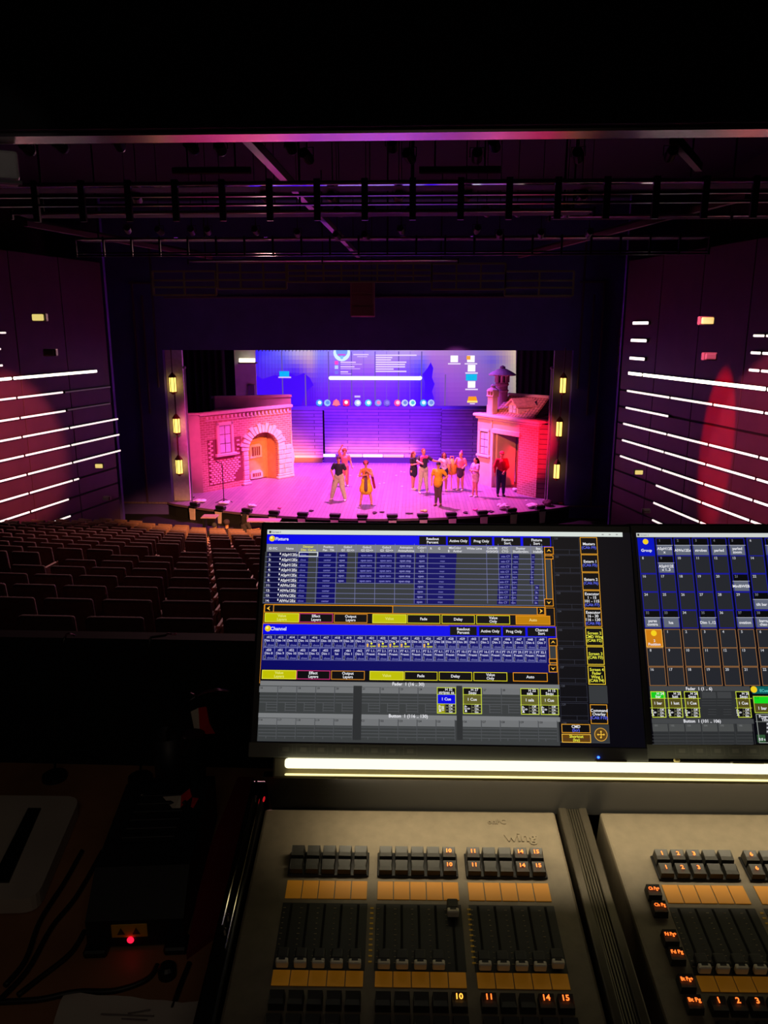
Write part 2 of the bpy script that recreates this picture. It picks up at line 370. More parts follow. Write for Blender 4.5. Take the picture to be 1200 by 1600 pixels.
mb = MB(); mb.box(-7.5, 29.2, 8.78, 7.5, 29.35, 8.84); struct('trim_3', mb, mat('border_rail', (120, 84, 120), .5))
# black wings and border behind the opening
DR = mat('black_drape', (12, 10, 18), .95)
def drape(name, x0, x1, y, z0, z1, label, amp=.06, pitch=.33):
    n = max(8, int(abs(x1-x0)/pitch*6)); vs = []; fs = []
    for i in range(n+1):
        x = x0+(x1-x0)*i/n; yy = y+amp*sin(2*pi*i/6)
        vs += [(x, yy, z0), (x, yy, z1), (x, yy+.02, z0), (x, yy+.02, z1)]
    for i in range(n): a = i*4; fs += [(a, a+4, a+5, a+1), (a+2, a+3, a+7, a+6)]
    mb = MB(); mb.add(vs, fs); return mb.build(name, DR, fix=False, smooth=True, label=label, cat='curtain')
drape('stage_drape', -12, -7.3, 37.2, 1, 9.5, 'black drape hanging behind the brick house at the left of the stage')
drape('stage_drape', 6.95, 12, 39.3, 1, 9.5, 'black drape hanging beyond the tiled roof at the right of the stage')
drape('stage_border', -9, 9, 30.6, 7.0, 9.6, 'black border hanging across the top of the stage opening')
mb = MB(); mb.box(-13, 42.8, .9, 13, 43, 12); mb.box(-13.2, 29.6, .9, -13, 43, 12); mb.box(13, 29.6, .9, 13.2, 43, 12); struct('wall_back', mb, BLK)
# stage legs: lit grey purple columns the lanterns hang in front of
for side, lb in ((-1, 'grey lit column behind the lanterns at the left end of the stage'), (1, 'slim lit column behind the lanterns at the right end of the stage')):
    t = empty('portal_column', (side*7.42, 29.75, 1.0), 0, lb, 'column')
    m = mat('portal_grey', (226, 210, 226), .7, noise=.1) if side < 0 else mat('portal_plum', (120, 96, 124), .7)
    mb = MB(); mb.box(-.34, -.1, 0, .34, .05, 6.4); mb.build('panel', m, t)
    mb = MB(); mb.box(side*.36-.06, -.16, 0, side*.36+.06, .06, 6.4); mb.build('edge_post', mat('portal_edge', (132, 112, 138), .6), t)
    mb = MB(); mb.tube([(-side*.42, -.12, 0), (-side*.42, -.12, 5.2)], .035); mb.ball((-side*.42, -.12, 5.24), .07); mb.build('pole', mat('portal_edge', (132, 112, 138), .6), t)
# ceiling and booth
mb = MB(); mb.box(-20, 3.0, 12.2, 20, 30, 12.5); struct('ceiling', mb, mat('ceiling_black', (10, 9, 12), .9))
mb = MB(); mb.box(-16, -4, WZ1, -11, 30, 12.3); mb.box(11, -4, WZ1, 16, 30, 12.3); struct('wall_upper', mb, BLK)
HD = mat('opening_header_metal', (210, 190, 196), .26, .9, noise=.1, nscale=3)
ZH = 8.9
mb = MB(); mb.box(-7, 5.18, ZH+.02, 10, 5.27, 12.4); struct('wall_header', mb, BLK)
mb = MB(); mb.box(-7, 5.27, ZH, 10, 5.46, ZH+.1); mb.box(-7, 5.49, ZH+.012, 10, 5.53, ZH+.1); struct('trim_header', mb, HD)
# booth shell round the desk
mb = MB(); mb.box(-2.6, 1.56, 5.4, 6.5, 1.6, 7.033); struct('wall_parapet', mb, mat('parapet_black', (5, 5, 8), .7))
mb = MB(); mb.box(-2.6, -2.5, 5.9, 6.5, 1.56, 6.0); struct('floor_booth', mb, carpet)
mb = MB(); mb.box(-2.6, -2.6, 5.9, 6.5, -2.5, 10.2); struct('wall_booth_back', mb, BLK)
mb = MB(); mb.box(-2.6, -2.6, 10.1, 6.5, 1.4, 10.2); struct('ceiling_booth', mb, BLK)

# =================================================================== RIGGING
GLINT = mat('glint_tube_metal', (235, 220, 232), .3, .85)  # pale metal for the added highlight tubes
CHORD = mat('chord_metal', (225, 210, 222), .07, .95, noise=.12, nscale=4)
def catwalk(y, z, x0, x1, pitch, label, chord=.18, rows=(), pw=.045, drop=.5, back=.45):
    t = empty('lighting_catwalk', (0, y, z), 0, label, 'catwalk', 'lighting catwalks under the roof')
    mb = MB(); mb.box(x0, 0, 0, x1, chord, .04); mb.build('top_chord', CHORD, t)
    mb = MB(); mb.tube([(x0, -.02, .0), (x1, -.02, .0)], .022, 10); mb.build('glint_tube', GLINT, t, smooth=True)  # added tube that catches stage light as a bright line along the beam
    for hh in rows:
        mb = MB(); mb.box(x0, -.02, hh-.015, x1, .07, hh+.015); mb.build('rail', STEEL, t)
    n = max(1, int((x1-x0)/pitch)); px = None
    for i in range(n+1):
        x = x0+(x1-x0)*i/n
        if px is None: mb = MB(); mb.box(-pw, -.06, -drop, pw, 0, .06); px = mb.build('post', BLKP, t); px.location.x = x
        else: o = px.copy(); COL.objects.link(o); o.location.x = x
    mb = MB(); mb.box(x0, chord+.02, .0, x1, chord+back, .02); mb.build('walkway', BLK, t)
    for x in (x0+.5, (x0+x1)/2, x1-.5): mb = MB(); mb.tube([(x, chord, .02), (x, chord, 12.25-z)], .02, 6); mb.build('hanger_rod', BLKP, t)
    return t
catwalk(11.65, 9.70, -5.0, 8.6, .66, 'nearest lighting catwalk with black posts and three rails', .2, (-.15, -.27), .045, .5)
catwalk(14.4, 9.70, -5.4, 4.95, 5.2, 'thin smooth catwalk beam just beyond the nearest catwalk', .14, (), .02, .1)
catwalk(18.4, 9.69, -6.0, 8.4, .63, 'third lighting catwalk from the desk', .1, (-.30, -.36), .02, .38)
catwalk(24.0, 9.67, -5.0, 3.1, 2.7, 'farthest thin catwalk in front of the proscenium wall', .1, (), .02, .1)
catwalk(17.0, 9.95, 4.6, 12, 3.7, 'dim catwalk at the right beyond the second catwalk', .08, (), .02, .1)
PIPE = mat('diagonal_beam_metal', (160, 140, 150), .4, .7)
def beam(name, a, b, wd, label, m=PIPE):
    a = V(a); b = V(b); d = b-a; t = empty(name, a, 0, label, 'beam'); t.rotation_euler = d.to_track_quat('Y', 'Z').to_euler()
    mb = MB(); mb.box(-wd/2, 0, -.02, wd/2, d.length, .1); mb.build('bar', m, t)
    mb = MB(); mb.box(-wd/2+.04, 0, .1, wd/2-.04, d.length, .16); mb.build('flange', BLKP, t); return t
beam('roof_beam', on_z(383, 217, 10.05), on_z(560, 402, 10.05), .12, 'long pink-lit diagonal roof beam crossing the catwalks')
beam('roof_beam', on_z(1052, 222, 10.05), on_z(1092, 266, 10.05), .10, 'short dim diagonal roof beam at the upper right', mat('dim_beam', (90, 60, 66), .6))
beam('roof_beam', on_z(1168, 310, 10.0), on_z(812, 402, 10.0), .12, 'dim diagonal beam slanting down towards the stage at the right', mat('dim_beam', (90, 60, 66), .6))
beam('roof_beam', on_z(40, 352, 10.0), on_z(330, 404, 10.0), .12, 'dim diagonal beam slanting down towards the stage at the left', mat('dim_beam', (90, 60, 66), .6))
for (u0, u1, v, lb) in ((270, 392, 267, 'dark lighting bar hanging above the left half of the nearest catwalk'), (655, 782, 266, 'dark lighting bar hanging above the middle of the nearest catwalk')):
    a = on_y(u0, v, 10.6); b = on_y(u1, v, 10.6); b.z = a.z
    t = empty('lighting_bar', a, 0, lb, 'bar', 'dark bars above the nearest catwalk')
    mb = MB(); mb.tube([(0, 0, 0), (b.x-a.x, 0, 0)], .045); mb.build('pipe', mat('bar_paint', (34, 26, 32), .5), t)
    for x in (.2, b.x-a.x-.2): mb = MB(); mb.tube([(x, 0, 0), (x, 0, 2.2)], .012, 6); mb.build('hanger', BLKP, t)

# stage lanterns of the rig (spotlights hung under the catwalks)
def make_spotlight():
    t = empty('rig_spotlight', (0, 0, 0))
    mb = MB(); mb.tube([(-.17, 0, -.3), (-.17, 0, -.08), (.17, 0, -.08), (.17, 0, -.3)], .015, 6); mb.tube([(0, 0, -.08), (0, 0, .05)], .02, 6); mb.build('yoke', BLKP, t)
    mb = MB(); mb.tube([(0, 0, .05), (0, 0, 5.2)], .014, 6); mb.build('drop_rod', BLKP, t)
    mb = MB(); mb.tube([(0, -.22, -.22), (0, -.2, -.22), (0, .12, -.32), (0, .2, -.34)], [.09, .13, .13, .1], 12); mb.build('housing', mat('fixture_grey', (30, 25, 30), .5), t)
    mb = MB(); mb.tube([(0, .2, -.34), (0, .22, -.345)], .085, 12); mb.build('lens', mat('fixture_lens', (150, 130, 150), .15, .8), t)
    return t
sp0 = make_spotlight(); kk = 0
spots = [(44, 240, 11.2), (95, 236, 11.2), (187, 234, 11.2), (300, 238, 11.2), (345, 240, 11.2), (455, 238, 11.2), (480, 253, 11.2), (613, 236, 11.2), (640, 253, 11.2), (773, 235, 11.2), (745, 253, 11.2), (903, 252, 11.2),
         (1047, 250, 11.2), (417, 317, 12.45), (520, 318, 12.45), (623, 316, 12.45), (728, 316, 12.45), (908, 317, 12.45), (215, 318, 12.45), (345, 337, 15.1), (430, 337, 15.1), (530, 337, 15.1), (578, 337, 15.1), (642, 337, 15.1), (760, 337, 15.1), (808, 337, 15.1), (885, 338, 15.1),
         (200, 364, 17.8), (250, 366, 17.8), (300, 366, 17.8), (325, 366, 17.8), (400, 366, 17.8), (465, 370, 17.8), (527, 374, 17.8), (572, 374, 17.8), (627, 365, 17.8), (745, 364, 17.8), (780, 372, 17.8), (845, 371, 17.8), (920, 370, 17.8)]
bars = {11.2: 'above the nearest catwalk', 12.45: 'under the nearest catwalk', 15.1: 'on the thin second beam', 17.8: 'on the third catwalk'}
cnt = {}
for u, v, y in sorted(spots, key=lambda s: (s[2], s[0])):
    cnt[y] = cnt.get(y, 0)+1
ORD = ['first', 'second', 'third', 'fourth', 'fifth', 'sixth', 'seventh', 'eighth', 'ninth', 'tenth', 'eleventh', 'twelfth', 'thirteenth', 'fourteenth', 'fifteenth', 'sixteenth', 'seventeenth', 'eighteenth', 'nineteenth', 'twentieth']
def nth(i): return ORD[i] if i < 20 else 'twenty-'+ORD[i-20]
seen = {}
for u, v, y in sorted(spots, key=lambda s: (s[2], s[0])):
    i = seen.get(y, 0); seen[y] = i+1
    o = sp0 if kk == 0 else copy_tree(sp0); kk += 1
    o.location = on_y(u, v, y)+V((0, 0, .22)); o.rotation_euler.z = random.uniform(-.35, .35); o.scale = (.55, .55, .55)
    setp(o, 'dark stage spotlight %s, %s from the left' % (bars[y], nth(i)), 'spotlight', 'stage spotlights '+bars[y])
# stepped open grille of the roof edge above the proscenium
GR = mat('grille_olive_steel', (140, 140, 112), .5, .2)
def grille(u0, u1, v0, v1, cols, label):
    P0 = on_y(u0, v0, 27.9); P1 = on_y(u1, v1, 27.9); t = empty('roof_grille', (P0.x, 27.9, P1.z), 0, label, 'grille', 'stepped roof grilles above the stage')
    W = P1.x-P0.x; H = P0.z-P1.z
    for i, hh in enumerate((0, .33, .62, 1)): mb = MB(); mb.box(0, -.05, hh*H-.03, W, .05, hh*H+.03); mb.build('rail', GR, t)
    for i in range(cols+1): x = W*i/cols; mb = MB(); mb.box(x-.025, -.06, 0, x+.025, .06, H); mb.build('upright', GR, t)
grille(238, 338, 424, 461, 2, 'outer left stepped roof grille above the stage')
grille(339, 448, 410, 451, 3, 'inner left stepped roof grille above the stage, faintly green')
grille(449, 674, 412, 440, 8, 'middle roof grille above the stage')
grille(675, 789, 412, 452, 3, 'inner right stepped roof grille above the stage')
grille(790, 895, 424, 462, 2, 'outer right stepped roof grille above the stage')
# speaker box hanging at the centre
P0 = on_y(547, 440, 28.4); P1 = on_y(585, 495, 28.4)
t = empty('hanging_speaker', (P0.x, 28.4, P1.z), 0, 'dark plum speaker box hanging centrally above the stage', 'speaker')
W = P1.x-P0.x; H = P0.z-P1.z
mb = MB(); mb.rbox(0, 0, 0, W, .5, H, .03); mb.build('cabinet', mat('speaker_plum', (150, 96, 120), .7), t)
for i in range(3): mb = MB(); mb.rbox(.06, -.03, H*(i+.08)/3, W-.06, .02, H*(i+.92)/3, .01, 1); mb.build('speaker_cloth', mat('speaker_cloth', (132, 84, 104), .9), t)
for x in (.1, W-.1): mb = MB(); mb.tube([(x, .25, H), (x, .25, 12.18-P1.z)], .012, 6); mb.build('cable', BLKP, t)
# line array loudspeakers at the wall ends
for side, lb, u, v0, v1 in ((-1, 'dark column of stacked loudspeakers at the end of the left wall', 152, 497, 578), (1, 'dark column of stacked loudspeakers at the end of the right wall', 985, 497, 583)):
    P0 = on_y(u, v0, 28.3); P1 = on_y(u, v1, 28.3); t = empty('line_array', (P0.x, 28.3, P1.z), 0, lb, 'speaker'); H = (P0.z-P1.z)/6
    mb = MB(); mb.tube([(0, .05, 6*H), (0, .05, 12.18-P1.z)], .02, 6); mb.build('drop_rod', BLKP, t)
    for i in range(6): mb = MB(); mb.rbox(-.3, -.15, i*H+.02, .3, .25, i*H+H-.02, .02, 1); mb.build('loudspeaker', mat('array_black', (26, 20, 28), .6), t)
# small wall lamps and signs
def wall_lamp(u, v, y, label, lit=True, s=.2):
    P = on_y(u, v, y); t = empty('wall_lamp', P, 0, label, 'lamp')
    mb = MB(); mb.rbox(-s*.9, 0, -s*.5, s*.9, .12, s*.5, .02); mb.build('housing', mat('lamp_grey', (104, 98, 100), .6), t)
    mb = MB(); mb.rbox(-s*.7, -.05, -s*.38, s*.7, .0, s*.38, .02); mb.build('lens', mat('lamp_yellow', (240, 225, 140), .5, emit=(250, 225, 130), es=.8) if lit else mat('lamp_grey2', (120, 118, 120), .6), t)
wall_lamp(60, 496, 15.2, 'small lit yellow lamp high on the left wall', True, .16)
wall_lamp(77, 551, 15.8, 'small grey box on the left wall above the bright bar', False, .15)
wall_lamp(155, 728, 23.0, 'small lit yellow lamp low at the end of the left wall', True, .16)
wall_lamp(166, 779, 24.2, 'small dark grey box low at the end of the left wall', False, .14)
wall_lamp(1105, 501, 15.0, 'small lit yellow lamp high on the right wall', True, .16)
wall_lamp(1110, 557, 15.2, 'small grey box on the right wall above the bright bar', False, .15)
wall_lamp(998, 738, 22.8, 'small lit yellow lamp low at the end of the right wall', True, .16)
wall_lamp(1010, 799, 22.6, 'small dark grey box low at the end of the right wall', False, .14)
# projector at the upper left edge
P = on_y(-4, 262, 5.6)
t = empty('hanging_projector', P, .5, 'grey box projector hanging at the upper left photo edge', 'projector')
mb = MB(); mb.rbox(-.22, -.16, -.09, .13, .2, .09, .02); mb.build('body', mat('projector_grey', (225, 215, 210), .6, noise=.1), t)
mb = MB(); mb.tube([(0, 0, .09), (0, 0, 1.5)], .02); mb.build('pole', BLKP, t)
mb = MB(); mb.tube([(-.05, .2, 0), (-.05, .26, 0)], .05, 16); mb.build('lens', BLKP, t)
mb = MB(); mb.box(-.1, -.17, -.12, .14, -.1, -.1); mb.build('bracket', mat('lamp_grey', (104, 98, 100), .6), t)

# =================================================================== SEATS
SEATM = mat('seat_fabric', (124, 88, 80), .85, noise=.15, nscale=20)
SEATS = mat('seat_side_lit', (214, 160, 144), .6)  # paler than the fabric: light on the side faces put into the colour
def make_seat():
    t = empty('auditorium_seat')
    T = M4.Translation((0, -.02, .40)) @ M4.Rotation(radians(8), 4, 'X')
    mb = MB(); mb.rbox(-.238, -.055, 0, .238, .035, .53, .028, 2, T); mb.build('backrest', SEATM, t, smooth=True)
    mb = MB(); mb.rbox(-.235, .03, .36, .235, .47, .46, .03, 2); mb.build('seat_cushion', SEATM, t, smooth=True)
    for s in (-1, 1):
        mb = MB(); mb.rbox(s*.262-.022, 0, .60, s*.262+.022, .34, .635, .01, 1); mb.build('armrest', SEATS, t)
        mb = MB(); mb.prism([(-.04, 0), (.25, 0), (.2, .3), (.3, .6), (-.06, .6)], s*.262-.018, s*.262+.018, 'x'); mb.build('side_panel', SEATS, t)
    return t
seat0 = make_seat(); first = True; nseat = 0
rowseats = {}
for k in range(0, 19):
    r = row_r(k); n = int(13/.575)
    for i in range(-26, 14):
        a = (i+.5*(k % 2))*.575/r
        x = r*sin(a); y = RC-r*cos(a)
        u, v = proj((x, y, row_z(k)+.92))
        if u < -22 or u > 432: continue
        if abs(x) > abs(wall_x(-1, y))-.55: continue
        if (k == 18 and u > 235) or (k == 17 and u > 300): continue
        xa = -3.85+.434*(y-11.2)
        if abs(x-xa) < .62: continue
        rowseats.setdefault(k, []).append((u, x, y, a))
bodies = []
for k, L in rowseats.items():
    L.sort()
    vis = 0
    for j, (u, x, y, a) in enumerate(L):
        o = seat0 if first else copy_tree(seat0); first = False; nseat += 1
        o.location = (x, y, row_z(k)); o.rotation_euler.z = a
        rown = 'nearest row' if k == 0 else ('front row at the stage' if k == 18 else nth(k)+' row from the booth')
        sec = 'left block' if x < -3.85+.434*(y-11.2) else 'block beside the monitor'
        setp(o, '%s seat, %s, %s from the left photo edge' % ('orange-lit brown' if k > 14 else 'dark brown', rown, nth(j)), 'seat', 'auditorium seats in the rake')
print('SEATS', nseat)

# =================================================================== STAGE SET
BR = mat_brick('painted_brick', (204, 138, 128), (186, 116, 108), (226, 182, 170), bw=.26, bh=.095, ms=.014)
PLAS = mat('set_plaster', (214, 182, 172), .8, noise=.08, nscale=2.5)
STONE = mat('painted_stone', (226, 196, 182), .8, noise=.14, nscale=4)
TRIMM = mat('set_trim_paint', (226, 190, 182), .7, noise=.06)
WINP = mat('set_window_pane', (206, 190, 214), .4, noise=.08, nscale=6)
WOODD = mat('set_door_wood', (206, 150, 110), .7, noise=.12, nscale=5)
DARKR = mat('set_dark_recess', (46, 30, 34), .8)
# ---- brick house at the left
A = on_z(318, 770, 1); B = on_z(457, 744, 1); ang = atan2(B.y-A.y, B.x-A.x); Lw = 4.98
H1 = empty('brick_archway_house', A, ang, 'painted brick house front with a big round arch and panelled door, stage left side', 'stage set')
def arch_wall(L, H, xa, xb, spring, t, y0=0, n=18):     # wall with arched opening reaching the floor
    cx = (xa+xb)/2; r = (xb-xa)/2
    arc = [(cx-r*cos(pi*i/n), spring+r*sin(pi*i/n)*.86) for i in range(n+1)]
    mb = MB()
    mb.box(0, y0, 0, xa, y0+t, H); mb.box(xb, y0, 0, L, y0+t, H)
    for i in range(n):
        (x0, z0), (x1, z1) = arc[i], arc[i+1]
        mb.prism([(x0, z0), (x1, z1), (x1, H), (x0, H)], y0, y0+t)
    return mb, arc
mb, arc = arch_wall(Lw, 3.2, 2.42, 4.12, 1.5, .14); mb.build('front_wall', BR, H1)
mb = MB(); mb.add([(0, 0, 0), (-1.0, .75, 0), (-1.0, .75, 3.25), (0, 0, 3.25), (.05, .1, 0), (-.95, .85, 0), (-.95, .85, 3.25), (.05, .1, 3.25)], [(0, 1, 2, 3), (5, 4, 7, 6), (3, 2, 6, 7)]); mb.build('side_wall', PLAS, H1)
mb = MB(); mb.rbox(-.04, -.1, 3.2, Lw+.05, .2, 3.33, .02, 1); mb.build('cornice', TRIMM, H1)
mb = MB(); mb.prism([(0, -.1), (-1.08, .7), (-1.0, .9), (.1, .2)], 3.25, 3.33, 'z'); mb.build('cornice', TRIMM, H1)
for i in range(22): mb = MB(); mb.rbox(.3+i*.21, -.07, 3.02, .3+i*.21+.1, 0, 3.15, .01, 1); mb.build('dentil', TRIMM, H1)
mb = MB(); mb.box(.28, -.03, 2.96, Lw, 0, 3.0); mb.build('moulding', TRIMM, H1)
# loose proud bricks of the bare patch
mb = MB(); rnd = random.Random(3)
for r in range(20):
    z = .28+r*.094
    for c in range(10):
        x = .34+c*.185+(.09 if r % 2 else 0)
        w_ = 1.72 if z > .75 else 1.2+z*.6
        if x+.16 > .3+w_ or (z > 1.3 and .62 < x+.16 and x < 1.82): continue
        mb.rbox(x, -.022-.02*rnd.random(), z, x+.15, .01, z+.07, .008, 1)
mb.build('proud_bricks', mat('loose_brick', (232, 176, 172), .8, noise=.15), H1, kind='stuff')
mb = MB(); mb.box(.32, -.006, .25, 2.08, 0, 2.18); mb.build('mortar_patch', mat('mortar_dark', (128, 62, 66), .9), H1)
# window
wf = MB(); x0, x1, z0, z1 = .78, 1.66, 1.52, 2.86
for q in ((x0, z0, x0+.14, z1), (x1-.14, z0, x1, z1), (x0, z1-.14, x1, z1)): wf.rbox(q[0], -.08, q[1], q[2], .02, q[3], .02, 1)
wfo = wf.build('window_frame', TRIMM, H1)
mb = MB(); mb.rbox(x0-.1, -.14, z0-.1, x1+.1, .02, z0+.02, .02, 1); mb.build('window_sill', TRIMM, H1)
for cx_ in (0, 1):
    for rz_ in (0, 1, 2):
        a = x0+.16+cx_*.29; b = z0+.05+rz_*.39; mb = MB(); mb.rbox(a, -.035, b, a+.26, -.012, b+.36, .01, 1); mb.build('pane', WINP, H1)
# arch stones
n = 17; cx_ = (2.42+4.12)/2; r0 = .85
for i in range(n):
    a0 = pi*i/n+.02; a1 = pi*(i+1)/n-.02; ro = r0+.36+(.1 if i % 2 else 0)+.03*rnd.random()
    P = lambda a, r: (cx_-r*cos(a), 1.5+r*sin(a)*.86)
    mb = MB(); mb.prism([P(a0, r0), P(a1, r0), P(a1, ro), P(a0, ro)], -.07-.03*rnd.random(), .02); mb.build('arch_stone', STONE, H1)
# pilasters of stone blocks
for (xa, xb, rows_) in ((2.12, 2.42, 6), (4.12, 4.92, 6)):
    z = .22
    for i in range(rows_):
        h = .2+.03*rnd.random(); cuts = [xa, xb] if xb-xa < .5 else [xa, xa+.3+.2*rnd.random(), xb]
        for a, b in zip(cuts[:-1], cuts[1:]): mb = MB(); mb.rbox(a+.008, -.07-.02*rnd.random(), z+.006, b-.008, .02, z+h-.006, .02, 1); mb.build('stone', STONE, H1)
        z += h
    mb = MB(); mb.rbox(xa-.1, -.14, 0, xb+.06, .05, .12, .03, 1); mb.rbox(xa-.05, -.1, .12, xb+.03, .03, .22, .03, 1); mb.build('pilaster_base', STONE, H1)
mb = MB(); mb.prism([(4.93, 0), (5.08, 0), (5.03, .5), (5.12, .9), (5.0, 1.5), (4.93, 2.1)], -.03, .1); mb.build('ragged_edge', STONE, H1)
# door set back behind the arch
mb = MB(); mb.box(2.36, .75, 0, 4.3, .83, 2.5); mb.build('inner_wall', WOODD, H1)
mb = MB(); mb.box(4.13, .14, 0, 4.22, .8, 2.45); mb.box(2.30, .14, 0, 2.4, .8, 2.45); mb.build('reveal', WOODD, H1)
mb = MB(); mb.rbox(2.5, .68, .03, 3.98, .75, 1.75, .01, 1); mb.build('door_leaf', mat('set_door_paint', (222, 160, 104), .7, noise=.1), H1)
mb = MB(); mb.box(2.44, .66, 1.75, 4.05, .74, 1.84); mb.build('door_lintel', WOODD, H1)
for (a, b, z0, z1) in ((2.5, 2.86, 1.0, 1.62), (3.02, 3.72, 1.0, 1.62), (2.5, 2.86, .05, .42), (3.02, 3.72, .05, .42)):
    mb = MB(); mb.prism([(a, z0), (b, z0), (b, z1-.12), (b-.12, z1), (a+.12, z1), (a, z1-.12)], .62, .68); fr = mb.build('door_panel_frame', TRIMM, H1)
    mb = MB(); mb.box(a+.12, .605, z0+.1, b-.12, .625, z1-.12); mb.build('dark_pane', mat('door_pane_dark', (120, 74, 60), .6), fr)
    for i in range(1, 4): x = a+.12+(b-a-.24)*i/4; mb = MB(); mb.box(x-.012, .59, z0+.1, x+.012, .61, z1-.12); mb.build('glazing_bar', TRIMM, fr)
# platform with parapet behind the house
A3 = on_y(336, 631, 34.6); C3 = on_y(455, 637, 35.6)
mb = MB(); inv = M4.Translation(A) @ M4.Rotation(ang, 4, 'Z'); inv = inv.inverted()
q = [inv @ V((A3.x, A3.y, 0)), inv @ V((C3.x, C3.y, 0))]
mb.prism([(q[0].x, q[0].y), (q[1].x, q[1].y), (q[1].x, q[1].y+.12), (q[0].x, q[0].y+.12)], 0, 3.62, 'z'); mb.build('rear_parapet', PLAS, H1)
mb = MB(); mb.prism([(q[0].x-.05, q[0].y-.06), (q[1].x, q[1].y-.06), (q[1].x, q[1].y+.2), (q[0].x-.05, q[0].y+.2)], 3.62, 3.72, 'z'); mb.build('parapet_cap', TRIMM, H1)
mb = MB(); mb.prism([(0, .14), (Lw, .14), (q[0].x+.1, q[0].y-.1)], 3.1, 3.18, 'z'); mb.build('platform', PLAS, H1)

# ---- tiled house at the right
A2 = on_z(744, 755, 1); B2 = on_z(838, 778, 1); ang2 = atan2(B2.y-A2.y, B2.x-A2.x); L2 = 3.70
H2 = empty('tiled_roof_house', A2, ang2, 'painted house front with open doorway, brick pier, tiled roof and chimneys, stage right side', 'stage set')
mb = MB(); mb.box(0, 0, 0, 1.05, .12, 3.0); mb.box(1.05, 0, 2.38, 2.6, .12, 3.0); mb.build('plaster_wall', PLAS, H2)
mb = MB(); mb.box(2.6, -.04, 0, L2, .12, 2.98); mb.build('brick_pier', BR, H2)
mb = MB(); mb.box(1.06, .12, 0, 1.16, 1.2, 2.38); mb.build('reveal', PLAS, H2)
mb = MB(); mb.prism([(L2-.1, .0), (L2+.02, 0), (L2+.95, .82), (L2+.85, .9)], 0, 2.98, 'z'); mb.build('side_wall', mat_brick('side_plank', (150, 110, 104), (136, 100, 96), (60, 40, 44), bw=3, bh=.2, ms=.012), H2)
mb = MB(); mb.rbox(-.16, -.18, 3.0, L2+.1, .25, 3.12, .03, 1); mb.rbox(-.08, -.1, 2.9, L2+.05, .1, 3.0, .02, 1); mb.build('cornice', TRIMM, H2)
mb = MB(); mb.prism([(-.1, .2), (L2+.08, .2), (L2+1.0, .95), (L2+.7, 2.2), (-.1, 1.8)], 3.02, 3.1, 'z'); mb.build('flat_roof', mat('flat_roof_paint', (170, 130, 130), .8), H2)
mb = MB(); mb.rbox(1.0, -.1, 2.36, 2.68, .02, 2.56, .02, 1); mb.build('lintel', TRIMM, H2)
mb = MB(); mb.box(.96, -.08, 0, 1.08, .02, 2.36); mb.build('door_jamb', TRIMM, H2)
mb = MB(); mb.box(.86, -.04, 0, .95, .02, 2.9); mb.build('pilaster', PLAS, H2)
mb = MB(); mb.prism([(1.1, 1.3), (2.7, 1.1), (2.7, 1.2), (1.1, 1.4)], 0, 2.5, 'z'); mb.build('rear_wall', mat('inner_wall_brown', (120, 92, 70), .8, noise=.2), H2)
mb = MB(); mb.box(2.0, 1.02, 0, 2.5, 1.1, 1.95); mb.build('inner_door', mat('inner_door_olive', (150, 140, 90), .7), H2)
x0, x1, z0, z1 = .14, .84, 1.36, 2.46
mb = MB()
for q in ((x0, z0, x0+.1, z1), (x1-.1, z0, x1, z1), (x0, z1-.1, x1, z1)): mb.rbox(q[0], -.08, q[1], q[2], .02, q[3], .015, 1)
mb.build('window_frame', TRIMM, H2)
mb = MB(); mb.rbox(x0-.08, -.14, z0-.1, x1+.08, .02, z0, .02, 1); mb.build('window_sill', TRIMM, H2)
for c in (0, 1):
    for r in (0, 1, 2): a = x0+.115+c*.24; b = z0+.03+r*.32; mb = MB(); mb.rbox(a, -.03, b, a+.22, -.01, b+.29, .008, 1); mb.build('pane', WINP, H2)
mb = MB(); mb.add([(x0+.1, -.005, z0), (x1-.1, -.005, z0), (x1-.1, -.005, z1-.1), (x0+.1, -.005, z1-.1)], [(0, 1, 2, 3)]); mb.build('glazing_back', DARKR, H2)
# roof slope: real rows of tiles (local frame of the house)
inv2 = (M4.Translation(A2) @ M4.Rotation(ang2, 4, 'Z')).inverted()
def lp(u, v, y): return inv2 @ on_y(u, v, y)
RB0, RB1, RT1, RT0 = lp(770, 651, 33.0), lp(833, 659, 31.7), lp(857, 626, 33.2), lp(796, 618, 34.6)
RB0.z = RB1.z = 3.1; RT0.z = RT1.z = 3.82
TIL = mat('roof_tile', (214, 150, 146), .8, noise=.2, nscale=9)
nr, nc = 9, 14; rn = (RB1-RB0).cross(RT0-RB0).normalized()
mb = MB(); mb.add([RB0-rn*.02, RB1-rn*.02, RT1-rn*.02, RT0-rn*.02, RB0-rn*.1, RB1-rn*.1, RT1-rn*.1, RT0-rn*.1], [(0, 1, 2, 3), (4, 7, 6, 5), (0, 4, 5, 1), (1, 5, 6, 2), (2, 6, 7, 3), (3, 7, 4, 0)]); mb.build('roof_deck', mat('roof_deck', (120, 70, 76), .9), H2)
mb = MB()
for i in range(nr):
    for j in range(nc):
        def q(s, t): return (RB0.lerp(RB1, s)).lerp(RT0.lerp(RT1, s), t)
        s0, s1 = j/nc+.006, (j+1)/nc-.006; t0, t1 = i/nr, min(1, (i+1.25)/nr)
        if .26 < (s0+s1)/2 < .60 and .18 < t0 < .72: continue
        a, b, c, d = q(s0, t0), q(s1, t0), q(s1, t1), q(s0, t1)
        mb.add([a+rn*.035, b+rn*.035, c, d, a+rn*.01, b+rn*.01], [(0, 1, 2, 3), (4, 5, 1, 0)])
mb.build('roof_tiles', TIL, H2, kind='stuff')
mb = MB(); mb.tube([RT0+V((-.05, 0, .03)), RT1+V((.05, 0, .03))], .07, 8); mb.build('ridge', TRIMM, H2)
